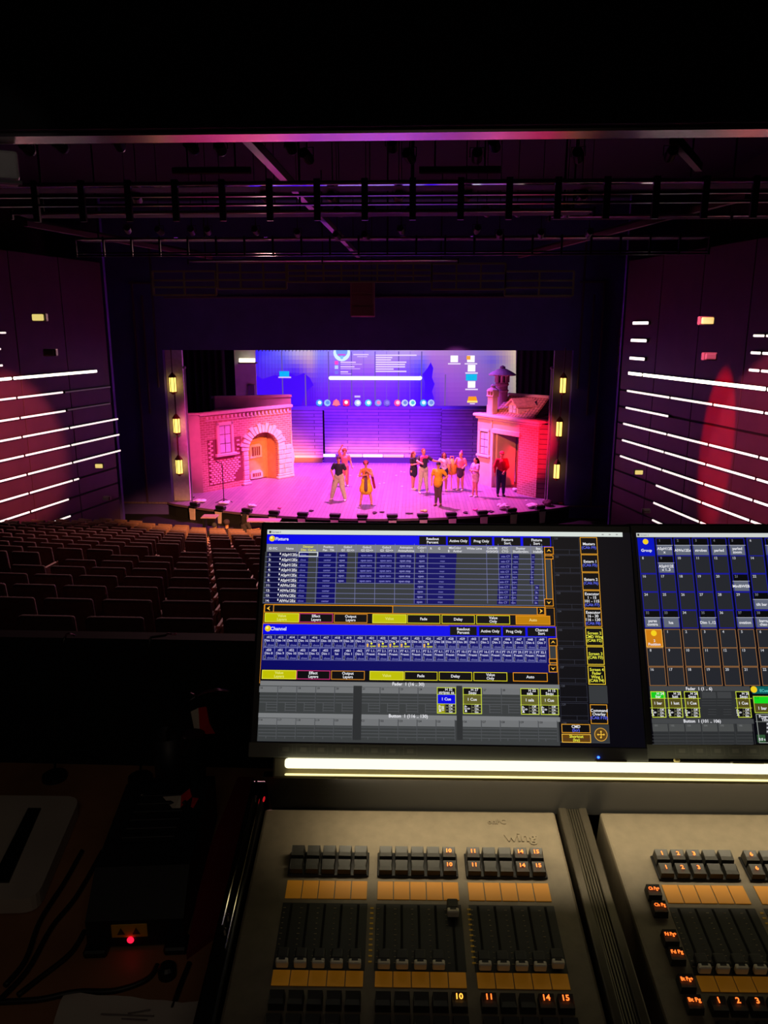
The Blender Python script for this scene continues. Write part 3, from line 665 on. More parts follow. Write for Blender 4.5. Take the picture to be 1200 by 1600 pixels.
gb = V((RT1.x, RT1.y, 3.1))
for i in range(7):                                      # gable boards
    t0, t1 = i/7, (i+1)/7; z0 = 3.1+.72*t0; z1 = 3.1+.72*t1-.02
    P = lambda t: RB1.lerp(RT1, t)
    a = V((P(t0).x, P(t0).y, z0)); b = V((gb.x, gb.y, z0)); c = V((gb.x, gb.y, z1)); d = V((P(t1).x, P(t1).y, z1))
    nn = V((.06, -.03, 0)); mb = MB(); mb.add([a, b, c, d, a+nn, b+nn, c+nn, d+nn], [(0, 1, 2, 3), (7, 6, 5, 4), (0, 4, 5, 1), (1, 5, 6, 2), (2, 6, 7, 3), (3, 7, 4, 0)]); mb.build('gable_board', mat('gable_board', (216, 140, 120), .8), H2)
# dormer
d0 = RB0.lerp(RB1, .33).lerp(RT0.lerp(RT1, .33), .16); d1 = RB0.lerp(RB1, .58).lerp(RT0.lerp(RT1, .58), .12)
dz = .36; back = V((.25, .75, 0))
mb = MB(); mid = (d0+d1)/2
mb.add([d0, d1, d1+V((0, 0, dz)), mid+V((0, 0, dz+.2)), d0+V((0, 0, dz)), d0+back, d1+back, d1+back+V((0, 0, dz)), mid+back+V((0, 0, dz+.2)), d0+back+V((0, 0, dz))],
       [(0, 1, 2, 3, 4), (1, 6, 7, 2), (5, 0, 4, 9)]); mb.build('dormer_front', PLAS, H2)
mb = MB(); e = V((-.03, -.12, .0))
for (p, q_) in ((d0, mid), (d1, mid)):
    s_ = (p-q_)*.18; s_.z = -.08
    a = p+V((0, 0, dz))+s_+e; b = q_+V((0, 0, dz+.22))+e; mb.add([a, b, b+back*1.2, a+back*1.2, a+V((0, 0, .07)), b+V((0, 0, .07)), b+back*1.2+V((0, 0, .07)), a+back*1.2+V((0, 0, .07))], [(0, 3, 2, 1), (4, 5, 6, 7), (0, 1, 5, 4), (0, 4, 7, 3)])
mb.build('dormer_roof', TIL, H2)
dd = (d1-d0); dn = V((dd.y, -dd.x, 0)).normalized()
for i in (0, 1):
    for j in (0, 1):
        a = d0+dd*(.16+.36*i)+dn*.02+V((0, 0, 0.05+.16*j)); b = a+dd*.3; h = V((0, 0, .14)); mb = MB()
        mb.add([a, b, b+h, a+h, a+dn*.02, b+dn*.02, b+h+dn*.02, a+h+dn*.02], [(7, 6, 5, 4), (0, 4, 5, 1), (1, 5, 6, 2), (2, 6, 7, 3), (3, 7, 4, 0)]); mb.build('dormer_pane', WINP, H2)
# chimneys
c1 = lp(769, 650, 33.2); c1.z = 3.1
t2 = M4.Translation((c1.x, c1.y, 0)); mb = MB(); mb.rbox(-.17, -.15, 3.1, .17, .15, 3.86, .02, 1, t2); mb.rbox(-.27, -.1, 3.1, -.16, .13, 3.5, .02, 1, t2); mb.build('chimney_stack', PLAS, H2)
mb = MB(); mb.rbox(-.21, -.19, 3.86, .21, .19, 3.93, .02, 1, t2); mb.build('chimney_collar', TRIMM, H2)
for dx in (-.17, 0, .17): mb = MB(); mb.box(dx-.045, -.15, 3.93, dx+.045, .15, 4.1, t2); mb.build('chimney_post', PLAS, H2)
mb = MB(); mb.lathe([(.27, 4.1), (.25, 4.16), (.11, 4.25), (.1, 4.3), (.12, 4.33), (.02, 4.4)], 8, (c1.x, c1.y, 0)); mb.build('chimney_cap', TRIMM, H2)
c2 = lp(783, 640, 34.2); c2.z = 3.1
mb = MB(); mb.lathe([(.27, 3.1), (.27, 4.0), (.3, 4.02), (.3, 4.07), (.26, 4.09), (.26, 4.25), (.3, 4.28), (.3, 4.35), (.27, 4.37), (.27, 4.4)], 18, (c2.x, c2.y, 0)); mb.build('tower_chimney', mat('tower_paint', (196, 150, 160), .8, noise=.1), H2, smooth=False)
for i in range(8):
    a = 2*pi*i/8; mb = MB(); x, y = c2.x+.26*cos(a), c2.y+.26*sin(a); mb.box(x-.045, y-.045, 4.4, x+.045, y+.045, 4.72); mb.build('tower_post', PLAS, H2)
mb = MB(); mb.lathe([(.17, 4.4), (.17, 4.72)], 12, (c2.x, c2.y, 0)); mb.build('tower_core', DARKR, H2)
mb = MB(); mb.lathe([(.58, 4.70), (.6, 4.75), (.44, 4.85), (.2, 4.97), (.12, 5.0), (.13, 5.07), (.02, 5.13)], 18, (c2.x, c2.y, 0)); mb.build('tower_cap', STONE, H2)

# ---- back of the stage: projection wall, set wall, steps
YB = 39.5
ps = Panel(V((0, YB, 0)), V((1, 0, 0)), V((0, 0, 1)), V((0, -1, 0))); ps.dz = .006; ps.px = YB/FPX*1.0
xs = [398, 420, 440, 462, 485, 500, 520, 560, 600, 635, 660, 674, 700, 735, 752, 770, 790, 806]
ys = [500, 549, 562, 575, 590, 605, 620, 634]
pc = {  # colours of the projected picture, rows = ys (from the second), columns = xs
 549: [(50, 30, 240), (80, 70, 245), (120, 110, 240), (180, 165, 220), (200, 175, 200), (130, 130, 235), (150, 140, 225), (150, 135, 205), (165, 145, 195), (185, 160, 215), (180, 140, 220), (180, 125, 215), (170, 125, 200), (150, 120, 200), (140, 115, 200), (150, 120, 175), (175, 145, 160), (205, 180, 160)],
 562: [(60, 30, 235), (90, 70, 240), (90, 80, 240), (150, 120, 220), (190, 150, 190), (120, 110, 235), (140, 110, 220), (160, 120, 190), (165, 130, 190), (150, 110, 210), (120, 100, 235), (160, 100, 210), (160, 105, 200), (145, 105, 190), (130, 100, 195), (100, 80, 200), (150, 120, 160), (200, 175, 155)],
 575: [(70, 30, 230), (80, 50, 235), (90, 60, 235), (90, 50, 235), (160, 110, 200), (110, 80, 235), (130, 90, 225), (150, 95, 205), (150, 95, 210), (130, 90, 225), (80, 70, 245), (150, 90, 215), (160, 95, 200), (145, 95, 195), (135, 95, 190), (120, 90, 175), (150, 130, 160), (180, 165, 150)],
 590: [(70, 30, 225), (80, 40, 230), (70, 25, 230), (60, 15, 235), (110, 60, 220), (100, 60, 230), (120, 65, 225), (130, 70, 215), (130, 70, 220), (110, 60, 230), (70, 40, 245), (130, 70, 225), (150, 85, 205), (140, 85, 195), (130, 85, 190), (120, 85, 175), (145, 125, 160), (175, 160, 145)],
 605: [(70, 25, 220), (80, 35, 225), (70, 20, 230), (65, 10, 235), (80, 20, 230), (100, 45, 230), (115, 45, 225), (120, 50, 220), (120, 50, 225), (100, 40, 235), (65, 20, 245), (110, 50, 230), (145, 75, 200), (140, 75, 190), (130, 80, 185), (120, 80, 170), (140, 120, 155), (170, 155, 140)],
 620: [(75, 20, 215), (85, 30, 220), (75, 15, 225), (75, 10, 230), (80, 15, 230), (95, 30, 230), (105, 35, 225), (110, 40, 220), (110, 40, 225), (90, 30, 235), (60, 10, 245), (100, 40, 230), (135, 65, 195), (130, 70, 185), (125, 75, 180), (115, 75, 165), (130, 110, 150), (160, 145, 135)],
 634: [(75, 15, 210), (85, 25, 215), (80, 10, 220), (80, 5, 225), (80, 10, 225), (90, 20, 230), (95, 25, 225), (100, 30, 220), (100, 30, 225), (85, 20, 235), (60, 5, 240), (90, 30, 225), (125, 60, 190), (125, 65, 180), (120, 70, 175), (110, 70, 160), (125, 100, 145), (150, 135, 130)]}
pc[500] = pc[549]
def mixc(a, b, t): return tuple(a[i]+(b[i]-a[i])*t for i in range(3))
for r in range(len(ys)-1):
    for c in range(len(xs)-1):
        for i in range(4):
            for j in range(2 if r else 1):
                t0, t1 = i/4, (i+1)/4; s0, s1 = (j/2, (j+1)/2) if r else (0, 1)
                tm, sm = (t0+t1)/2, (s0+s1)/2
                col = mixc(mixc(pc[ys[r]][c], pc[ys[r]][c+1], tm), mixc(pc[ys[r+1]][c], pc[ys[r+1]][c+1], tm), sm)
                ps.R(xs[c]+(xs[c+1]-xs[c])*t0, ys[r]+(ys[r+1]-ys[r])*s0, xs[c]+(xs[c+1]-xs[c])*t1, ys[r]+(ys[r+1]-ys[r])*s1, col, 0)
# dark tree shapes and joints of the projected picture
ps.poly([(398, 634), (398, 585), (410, 592), (430, 586), (445, 590), (452, 582), (462, 588), (475, 583), (484, 590), (490, 602), (478, 612), (470, 634)], (62, 8, 236), 1)
ps.poly([(663, 634), (664, 598), (660, 585), (668, 575), (673, 566), (677, 575), (675, 590), (679, 600), (675, 612), (678, 622), (676, 634)], (58, 8, 246), 1)
for a in (440, 513, 549, 586, 623, 659): ps.R(a-.8, 549, a+.8, 634, (96, 78, 150), 2)
for a in (477, 696): ps.R(a-.9, 585, a+.9, 634, (110, 80, 150), 2)
for a in (531, 568, 604, 641): ps.R(a-.3, 549, a+.3, 634, (110, 80, 190), 2)
# desktop icons and texts thrown on the wall
ps.disc(534, 551, 13, (205, 235, 255), 3, 20); ps.disc(534, 549, 9, (110, 150, 230), 4, 16); ps.disc(534, 558.5, 2.6, (120, 190, 230), 5); ps.R(528, 553, 540, 555.5, (200, 80, 190), 5)
ps.R(552, 553, 576, 555, (215, 190, 235), 3); ps.R(558, 556.5, 574, 558, (205, 180, 230), 3)
for i, (a, b, w_) in enumerate(((526, 567, 24), (526, 574, 22), (526, 582, 12))):
    ps.R(a-3, b-3, a+2.5, b+2.5, [(255, 70, 180), (180, 200, 255), (120, 110, 220)][i], 3); ps.R(a+6, b-2, a+6+w_, b, (220, 190, 250), 3); ps.R(a+6, b+1.5, a+6+w_*1.4, b+2.8, (200, 165, 240), 3)
for i, w_ in enumerate((64, 26, 24, 48, 46, 46, 28, 48)): ps.R(587, 554+i*3.6, 587+w_, 556+i*3.6, (225, 205, 250), 3)
ps.R(516, 587.6, 657, 593.6, (255, 255, 255), 4); ps.disc(516.5, 590.6, 3, (255, 255, 255), 4); ps.disc(656.5, 590.6, 3, (255, 255, 255), 4)
ic = [(499, (60, 150, 255), (240, 250, 255)), (511.5, (150, 190, 240), (90, 140, 220)), (525.5, (255, 90, 110), (255, 240, 240)), (541, (255, 30, 110), (255, 240, 245)), (559, (170, 190, 255), (240, 245, 255)), (575.5, (70, 200, 240), (250, 250, 250)), (591, (120, 150, 255), (255, 120, 180)), (604.5, (110, 90, 210), (140, 120, 230)), (621, (255, 70, 160), (250, 200, 220)), (632.5, (190, 200, 250), (110, 130, 210)), (644.5, (210, 240, 255), (80, 190, 200)), (661.5, (60, 170, 255), (220, 240, 255)), (673.5, (170, 190, 240), (110, 140, 220))]
for a, c1_, c2_ in ic:
    ps.disc(a, 629.5, 5.4, c1_, 3, 8); ps.disc(a+.6, 629, 3, c2_, 4, 8)
ps.poly([(519, 633), (525.5, 623), (532, 633)], (255, 120, 130), 5); ps.R(554, 618, 563, 621, (200, 180, 250), 5); ps.R(536, 624.5, 546, 633.5, (255, 40, 110), 5); ps.disc(541, 628.5, 2.8, (255, 235, 240), 6)
ps.R(436.5, 580, 452, 589, (0, 170, 240), 3); ps.R(435, 588.5, 455, 590.6, (210, 180, 250), 4)
for a, b, two in ((710, 561, 0), (736, 561, 1), (737, 575.5, 0), (737, 601, 0)):
    ps.R(a-6, b-5.5, a+5.5, b+5, (248, 246, 255), 3); ps.R(a-10, b+6.3, a+9.5, b+8.4, (225, 205, 240), 3)
    if two: ps.R(a-7, b-5, a-1, b+1, (235, 160, 60), 4)
ps.R(728, 584.5, 745, 594.5, (0, 175, 225), 3); ps.poly([(730, 628), (732, 619.5), (744, 619.5), (746, 628)], (255, 150, 20), 3); ps.R(730, 626, 746, 629, (255, 220, 120), 4); ps.R(734, 630, 742, 631.5, (225, 205, 240), 4)
PR = empty('projection_screen', (0, YB, 0), 0, 'bright wide projection screen showing a computer desktop over a dusk picture', 'screen'); 
pm = ps.mb; pm.v = [(x, -z, y) for x, y, z in pm.v]
pm.build('projected_picture', mat_attr('projected_light', 1.12, 'AUTO'), PR, fix=False)
xa, xb = on_y(398, 600, YB).x, on_y(806, 600, YB).x
mb = MB(); mb.box(xa, .01, 3.6, xb, .12, 8.2); mb.build('screen_board', mat('screen_board', (150, 150, 160), .8), PR)
# lower set wall: planks, recess in the middle
LB = mat_brick('set_plank_wall', (150, 128, 146), (132, 112, 130), (70, 52, 74), bw=3.2, bh=.16, ms=.014, bump=.5)
XL0, XL1, XR0 = on_y(458, 700, 38.6).x, on_y(505, 700, 38.6).x, on_y(690, 700, 38.6).x
mb = MB(); mb.box(-6.6, 38.5, 1.28, XL1, 38.6, 3.72); t = empty('low_set_wall', (0, 0, 0), 0, 'low plank set wall left of the glowing recess, orange at its foot', 'stage set'); mb.build('planks', LB, t)
mb = MB(); mb.box(-6.6, 38.62, 1.0, XL1-.05, 38.75, 1.28); mb.build('plinth', mat('plinth_violet', (70, 50, 90), .7), t)
t = empty('recess_set_wall', (0, 0, 0), 0, 'plank set wall of the recess behind the glowing light line', 'stage set')
mb = MB(); mb.box(XL1, 39.3, 1.0, XR0, 39.4, 3.74); mb.build('planks', LB, t)
mb = MB(); mb.box(XL1, 38.75, 1.0, on_y(668, 700, 38.6).x, 39.3, 1.28); mb.build('riser', mat('plinth_violet', (70, 50, 90), .7), t)
t = empty('right_set_wall', (0, 0, 0), 0, 'dull plank set wall between the recess and the tiled house', 'stage set')
mb = MB(); mb.box(XR0, 38.9, 1.0, 7.0, 39.0, 3.74); mb.build('planks', LB, t)
# glowing line of light fittings on the riser
segs = [(504, 524, (255, 245, 225), 1.15), (537, 566, (255, 205, 120), .95), (567, 598, (255, 235, 150), 1.0), (599, 631, (255, 180, 110), .9), (632, 642, (235, 130, 150), .7)]
t = empty('floor_light_line', (0, 38.9, 1.30), 0, 'low line of glowing light fittings at the foot of the recess wall', 'light')
for i, (a, b, c, s_) in enumerate(segs):
    p0 = on_y(a, 709, 38.85); p1 = on_y(b, 709, 38.85); mb = MB(); mb.rbox(p0.x, -.06, -.02, p1.x, .04, .12, .02, 1)
    m = mat('floor_tube_%d' % i, c, .5, emit=c, es=s_); mb.build('tube', m, t)
area('floor_line_glow', (-.4, 39.0, 1.45), (-.4, 39.35, 2.2), (1, .22, .20), 75, 4.6, .08)
area('left_line_glow', (-4.2, 38.2, 1.1), (-4.2, 38.52, 1.8), (1, .18, .02), 150, 2.0, .08)
# grey flat with a small lamp, left of the projection
t = empty('grey_set_flat', (0, 0, 0), 0, 'tall pale grey flat at the left end of the projection screen', 'stage set')
P0 = on_y(366, 560, 38.8); P1 = on_y(399, 560, 38.8)
mb = MB(); mb.box(P0.x, 38.8, 1.0, P1.x, 38.9, 8.0); mb.build('flat', mat('flat_grey', (232, 224, 230), .8, noise=.1, nscale=1.5), t)
mb = MB(); a = on_y(387, 602, 38.7); b = on_y(398, 634, 38.7); mb.box(a.x, 38.7, b.z, b.x, 38.8, a.z); mb.build('lower_panel', mat('flat_violet', (120, 96, 140), .8), t)
P = on_y(386, 563, 38.4); t = empty('flat_lamp', P, 0, 'small bright lamp on the pale flat left of the projection', 'lamp')
mb = MB(); mb.rbox(-.4, -.06, -.1, .4, .06, .1, .03); mb.build('diffuser', mat('lamp_bright', (255, 250, 220), .5, emit=(255, 248, 205), es=2.0), t)
mb = MB(); mb.box(-.44, -.04, -.17, .44, .36, -.1); mb.build('bracket', mat('lamp_grey', (104, 98, 100), .6), t)

# ---- lanterns
def make_lantern():
    t = empty('hanging_lantern')
    mb = MB(); mb.lathe([(.115, -.27), (.125, -.25), (.125, .25), (.115, .27)], 6); mb.build('glass', mat('lantern_glass', (255, 220, 120), .4, emit=(255, 224, 110), es=1.7), t)
    mb = MB(); mb.lathe([(.155, .27), (.15, .3), (.06, .42), (.02, .46)], 6); mb.build('roof', mat('lantern_brass', (150, 80, 40), .5, .4), t)
    mb = MB(); mb.lathe([(.03, -.38), (.08, -.33), (.15, -.3), (.15, -.27)], 6); mb.build('base', mat('lantern_brass', (150, 80, 40), .5, .4), t)
    for i in range(6):
        a = 2*pi*i/6; mb = MB(); mb.box(.135*cos(a)-.01, .135*sin(a)-.01, -.27, .135*cos(a)+.01, .135*sin(a)+.01, .27); mb.build('frame_bar', mat('lantern_brass', (150, 80, 40), .5, .4), t)
    return t
ln0 = make_lantern(); kk = 0
CORD = mat('lantern_cord', (96, 60, 84), .7); CORDR = mat('lantern_cord_red', (220, 40, 60), .6)
for side, L in ((-1, [(270, 601, 'top', 548), (276, 665, 'middle', 613), (280, 729, 'lowest', 677)]), (1, [(880, 602, 'top', 552), (874, 670, 'middle', 614), (870, 736, 'lowest', 682)])):
    for u, v, nm, vt in L:
        o = ln0 if kk == 0 else copy_tree(ln0); kk += 1
        P = on_y(u, v, 29.35 if side < 0 else 29.3); o.location = P; o.rotation_euler.z = .2
        setp(o, '%s of the three glowing yellow lanterns strung at the %s end of the stage' % (nm, 'left' if side < 0 else 'right'), 'lantern', 'glowing lanterns at the stage ends')
        top = on_y(u-(3 if side < 0 else -3), vt+(0 if nm == 'top' else 9), 29.35)
        mb = MB(); mb.tube([(0, 0, .44), ((top-P).x*.6, 0, (top-P).z*.55), (top.x-P.x, 0, top.z-P.z+.1)], .022, 6); mb.build('cord', CORDR if (side > 0 and nm != 'top') or (side < 0 and nm == 'lowest') else CORD, o)

# ---- footlights along the apron
def make_foot():
    t = empty('footlight')
    mb = MB(); mb.rbox(-.2, -.02, .05, .2, .17, .17, .02, 1); mb.build('housing', BLKP, t)
    mb = MB(); mb.prism([(-.14, -.03), (.14, -.03), (.115, -.48), (-.115, -.48)], -.12, -.07); mb.build('front_plate', mat('foot_plate_grey', (226, 196, 200), .7, noise=.1), t)
    mb = MB(); mb.box(-.16, -.12, -.03, .16, .17, .05); mb.build('bracket', BLKP, t)
    return t
f0 = make_foot(); kk = 0
fx = [(301, 797), (342, 790), (384, 794), (427, 797), (472, 799), (523, 801), (566, 802), (613, 803), (661, 802), (706, 801), (755, 800), (801, 798), (846, 795)]
for i, (u, v) in enumerate(fx):
    o = f0 if i == 0 else copy_tree(f0)
    x = on_y(u, v, 27.2).x
    y = 26.87+.0375*x*x; x = on_y(u, v, y).x; y = 26.87+.0375*x*x
    o.location = (x, y-.0, 1.0); o.rotation_euler.z = atan2(.075*x, 1)
    setp(o, 'small footlight with a pale front plate, %s from the left along the stage edge' % nth(i), 'light', 'footlights on the stage edge')

# ---- small things on the stage
P = on_z(350, 784, 1.0); t = empty('microphone_stand', P, 0, 'thin black microphone stand before the brick house', 'stand')
mb = MB(); mb.tube([(0, 0, .02), (0, 0, 1.5)], .018, 6); mb.tube([(0, 0, 1.5), (-.25, .05, 1.62)], .014, 6); mb.build('pole', BLKP, t)
for a in (0, 2.1, 4.2): mb = MB(); mb.tube([(0, 0, .12), (.38*cos(a-.3), .38*sin(a-.3), .015)], .014, 6); mb.build('leg', BLKP, t)
P = on_z(293, 779, 1.0); t = empty('flower_pot_lamp', P, 0, 'small glowing yellow pot lamp at the left corner of the stage', 'lamp')
mb = MB(); mb.lathe([(.10, .02), (.15, .30), (.16, .32)], 12); mb.build('pot', mat('pot_yellow', (250, 190, 30), .5, emit=(255, 180, 20), es=.9), t)
mb = MB(); mb.lathe([(.2, .32), (.2, .4), (.14, .5), (.02, .52)], 12); mb.build('cap', mat('pot_pink', (236, 160, 180), .6), t)
mb = MB(); mb.rbox(-.24, -.2, 0, .24, .2, .04, .01, 1); mb.build('tray', BLKP, t)
def clump(name, u, v, s, m, label, cat, n=6, flat=.5):
    P = on_z(u, v, 1.0); t = empty(name, P, 0, label, cat)
    rnd = random.Random(int(u*7+v)); 
    for i in range(n):
        mb = MB(); a = 2*pi*i/n; rr = s*.55*rnd.random()
        mb.ball((rr*cos(a), rr*sin(a), s*.28*flat+rnd.random()*s*.25*flat), (s*.42, s*.36, s*.28*flat), 8, M4.Rotation(rnd.random()*3, 4, 'Z')); mb.build('petal' if 'flower' in name else 'fold', m, t, smooth=True)
    return t
PW = mat('pale_cloth', (244, 214, 226), .8); PK = mat('pink_cloth', (236, 110, 160), .8); DKC = mat('dark_cloth', (60, 30, 50), .9)
clump('crumpled_cloth', 310, 785, .42, PW, 'pale crumpled cloth at the left front corner of the stage', 'cloth', 7, .3)
clump('crumpled_cloth', 351, 788, .3, PW, 'small pale cloth between the second and third footlights', 'cloth', 6, .5)
clump('crumpled_cloth', 394, 792, .24, PW, 'small pale cloth beside the third footlight', 'cloth', 5, .6)
clump('crumpled_cloth', 437, 795, .16, PK, 'tiny pink cloth beside the fourth footlight', 'cloth', 4, .6)
clump('white_flower', 786, 796, .34, PW, 'white flower heads left of the twelfth footlight', 'flower', 7, .9)
clump('white_flower', 833, 793, .4, PW, 'wide spray of white flowers at the right front of the stage', 'flower', 8, .5)
clump('pink_flower', 743, 798, .16, PK, 'tiny pink flower beside the eleventh footlight', 'flower', 5, .8)
clump('dark_bundle', 855, 790, .34, mat('dark_plum', (90, 50, 66), .8), 'dark bundle of leaves and flowers at the right corner of the stage', 'bundle', 9, .9)
clump('amber_dish', 664, 799, .2, mat('amber_dish', (255, 190, 90), .6), 'small amber dish at the stage edge by the yellow-shirted person', 'dish', 4, .4)
for i, (u, v) in enumerate(((585, 802), (596, 801), (486, 799), (767, 800), (728, 802), (639, 803))):
    clump('cable_coil', u, v, .18, DKC, 'small dark cable coil on the stage edge, %s from the left' % nth(sorted((585, 596, 486, 767, 728, 639)).index(u)), 'cable', 4, .4)
for i, (u, v) in enumerate(((764, 756), (769, 757))): 
    P = on_z(u, v, 1.0); t = empty('white_bottle', P, 0, ['left of two white bottles by the doorway of the tiled house', 'right of two white bottles by the doorway of the tiled house'][i], 'bottle', 'white bottles by the doorway')
    mb = MB(); mb.lathe([(.06, 0), (.06, .17), (.03, .22), (.03, .26)], 10); mb.build('body', PW, t); mb = MB(); mb.lathe([(.033, .26), (.033, .29)], 8); mb.build('cap', PK, t)
P = on_z(805, 768, 1.0); clump('pale_ball', 805, 768, .22, PW, 'pale round bundle at the foot of the brick pier', 'bundle', 3, 1)
dots = [(552, 729), (560, 745), (547, 743), (593, 756), (600, 755), (627, 737), (632, 738), (619, 743), (560, 702+40), (539, 757), (521, 754+8), (822, 782), (600, 738), (628, 760)]
for i, (u, v) in enumerate(dots):
    P = on_z(u, v, 1.0); mb = MB(); mb.lathe([(.05, 0), (.055, .012), (.02, .02)], 7)
    o = mb.build('confetti_petal', PW); o.location = P; setp(o, 'tiny pale petal on the magenta stage floor, %s counted from the left' % nth(sorted(dots).index((u, v))), 'petal', 'petals on the stage floor')
# red cloth hanging over the stage edge at the right
P = on_z(873, 787, 1.0); mb = MB()
pts = [(0, .05, .05), (.06, -.12, .06), (.1, -.2, -.15), (.02, -.22, -.5), (-.12, -.2, -.75)]
for i in range(4):
    a, b = V(pts[i]), V(pts[i+1]); w0, w1 = .09-.012*i, .09-.012*(i+1)
    mb.add([a+V((-w0, 0, 0)), a+V((w0, .02, 0)), b+V((w1, .02, 0)), b+V((-w1, 0, 0)), a+V((-w0, .03, 0)), a+V((w0, .05, 0)), b+V((w1, .05, 0)), b+V((-w1, .03, 0))], [(0, 1, 2, 3), (7, 6, 5, 4), (0, 3, 7, 4), (1, 5, 6, 2)])
t = mb.build('red_cloth', mat('red_cloth', (250, 50, 90), .7), smooth=True, label='red cloth strip hanging over the right front corner of the stage', cat='cloth'); t.location = P
# orchestra rail and music light shelf in front of the stage (left)
for (u0, u1, v, lb) in ((386, 438, 812, 'long pink-lit sheet on a low table in front of the stage'), (316, 340, 806, 'short pink-lit sheet on a low table in front of the stage')):
    a = on_y(u0, v, 26.35); b = on_y(u1, v, 26.35); t = empty('low_table', (a.x, 26.35, .5), 0, lb, 'table')
    W = b.x-a.x; z = a.z-.5
    mb = MB(); mb.rbox(0, -.25, z-.04, W, .25, z, .01, 1); mb.build('table_top', mat('sheet_pink', (200, 150, 170), .7), t)
    for x in (.08, W-.08): mb = MB(); mb.box(x-.03, -.2, 0, x+.03, .2, z-.04); mb.build('leg', BLKP, t)

# =================================================================== PEOPLE
def remeshed(mb, vox, name, sm=2):
    me = bpy.data.meshes.new('tmp'); me.from_pydata(mb.v, [], mb.f)
    bm = bmesh.new(); bm.from_mesh(me); bmesh.ops.recalc_face_normals(bm, faces=bm.faces); bm.to_mesh(me); bm.free()
    o = bpy.data.objects.new('tmp', me); COL.objects.link(o)
    r = o.modifiers.new('r', 'REMESH'); r.mode = 'VOXEL'; r.voxel_size = vox; r.use_smooth_shade = True
    q = o.modifiers.new('s', 'SMOOTH'); q.factor = .5; q.iterations = sm
    dg = bpy.context.evaluated_depsgraph_get(); dg.update()
    out = bpy.data.meshes.new_from_object(o.evaluated_get(dg)); out.name = name
    bpy.data.objects.remove(o); bpy.data.meshes.remove(me); return out
def cap(mb, a, ra, b, rb):
    mb.tube([a, b], [ra, rb], 10); mb.ball(a, ra, 10); mb.ball(b, rb, 10)
SKIN = mat('skin_warm', (226, 160, 120), .6); SKIND = mat('skin_tan', (190, 124, 92), .6)
def cloth(n, c): return mat('cloth_'+n, c, .85, noise=.12, nscale=14)
def person(label, loc, H, face, skin, hair, top, bottom, arms=None, legs=None, shoes=(240, 230, 225), seated=False, extra=None, group=None):
    """face: direction faced, radians, 0 = towards the auditorium. arms: (elbowL, wristL, elbowR, wristR) local, H=1.75."""
    k = H/1.75; S = lambda p: V(p)*k
    t = empty('person', loc, face, label, 'person', group)
    L = legs or {}; BK_ = 1.14
    zh = .50 if seated else .93
    dz = zh-.93
    sh = {s: V((s*.175, 0, 1.41+dz)) for s in (-1, 1)}
    A = arms or ((-.24, .02, 1.13), (-.25, -.06, .88), (.24, .02, 1.13), (.25, -.06, .88))
    el = {-1: V(A[0]), 1: V(A[2])}; wr = {-1: V(A[1]), 1: V(A[3])}
    if arms is None and seated: 
        for s in (-1, 1): el[s] = V((s*.23, .0, 1.14+dz)); wr[s] = V((s*.14, -.24, 1.02+dz))
    hp = {s: V((s*.09, 0, zh-.02)) for s in (-1, 1)}
    if seated: kn = {s: V((s*.11, -.42, .50)) for s in (-1, 1)}; an = {s: V((s*.11, -.44, .09)) for s in (-1, 1)}
    else:
        kn = {s: V(L.get('k%d' % s, (s*.10, -.01, .50))) for s in (-1, 1)}; an = {s: V(L.get('a%d' % s, (s*.11, .01, .09))) for s in (-1, 1)}
    hd = V((0, -.01, 1.62+dz))
    mb = MB(); P = lambda p: tuple(V(p)*k)
    def c(a, ra, b, rb): cap(mb, V(a)*k, ra*k*BK_, V(b)*k, rb*k*BK_)
    mb.ball(P(hd), (.076*k, .094*k, .112*k), 16); mb.ball(P(hd+V((0, -.03, -.05))), (.055*k, .065*k, .065*k), 12)
    mb.ball(P(hd+V((0, -.098, -.015))), (.013*k, .02*k, .024*k), 8)
    for s in (-1, 1): mb.ball(P(hd+V((s*.077, .01, -.01))), (.012*k, .02*k, .03*k), 8)
    c((0, .005, 1.44+dz), .055, hd+V((0, .0, -.09)), .05)
    c((0, 0, 1.30+dz), .125, (0, 0, 1.16+dz), .115); c((0, 0, 1.16+dz), .115, (0, 0, zh+.02), .13)
    c((-.13, 0, 1.38+dz), .065, (.13, 0, 1.38+dz), .065)
    fing = MB()
    for s in (-1, 1):
        c(sh[s], .055, el[s], .04); c(el[s], .041, wr[s], .027)
        d = (wr[s]-el[s]).normalized(); side = d.cross(V((0, 1, 0)));
        if side.length < .2: side = d.cross(V((1, 0, 0)))
        side.normalize(); nrm = d.cross(side).normalized()
        pe = wr[s]+d*.085; c(wr[s], .026, wr[s]+d*.03, .03)
        for w_ in (-.02, 0, .02): c(wr[s]+d*.02+side*w_*.5, .016, pe+side*w_, .014)
        for i, ln in enumerate((.062, .075, .070, .055)):
            b0 = pe+side*((i-1.5)*.017); b1 = b0+d*ln*.5+nrm*.006; b2 = b1+d*ln*.38+nrm*.022
            fing.tube([V(q)*k for q in (b0-d*.02, b0, b1, b2)], [.008*k, .0088*k, .0078*k, .006*k], 6)
        th = wr[s]+d*.03; t1 = th+side*.04+d*.03+nrm*.01; t2 = t1+d*.035+side*.008+nrm*.012
        fing.tube([V(q)*k for q in (th, th+side*.022+d*.008, t1, t2)], [.013*k, .012*k, .0095*k, .007*k], 6)
        c(hp[s], .088, kn[s], .056); c(kn[s], .056, an[s], .036)
        c(an[s], .036, an[s]+V((0, .02, -.05)), .032); c(an[s]+V((0, .0, -.055)), .033, an[s]+V((s*.015, -.14, -.062)), .026)
    bmesh_ = remeshed(mb, .0155*k, 'body')
    bm = bmesh.new(); bm.from_mesh(bmesh_); base = len(bm.verts); vv = [bm.verts.new(q) for q in fing.v]
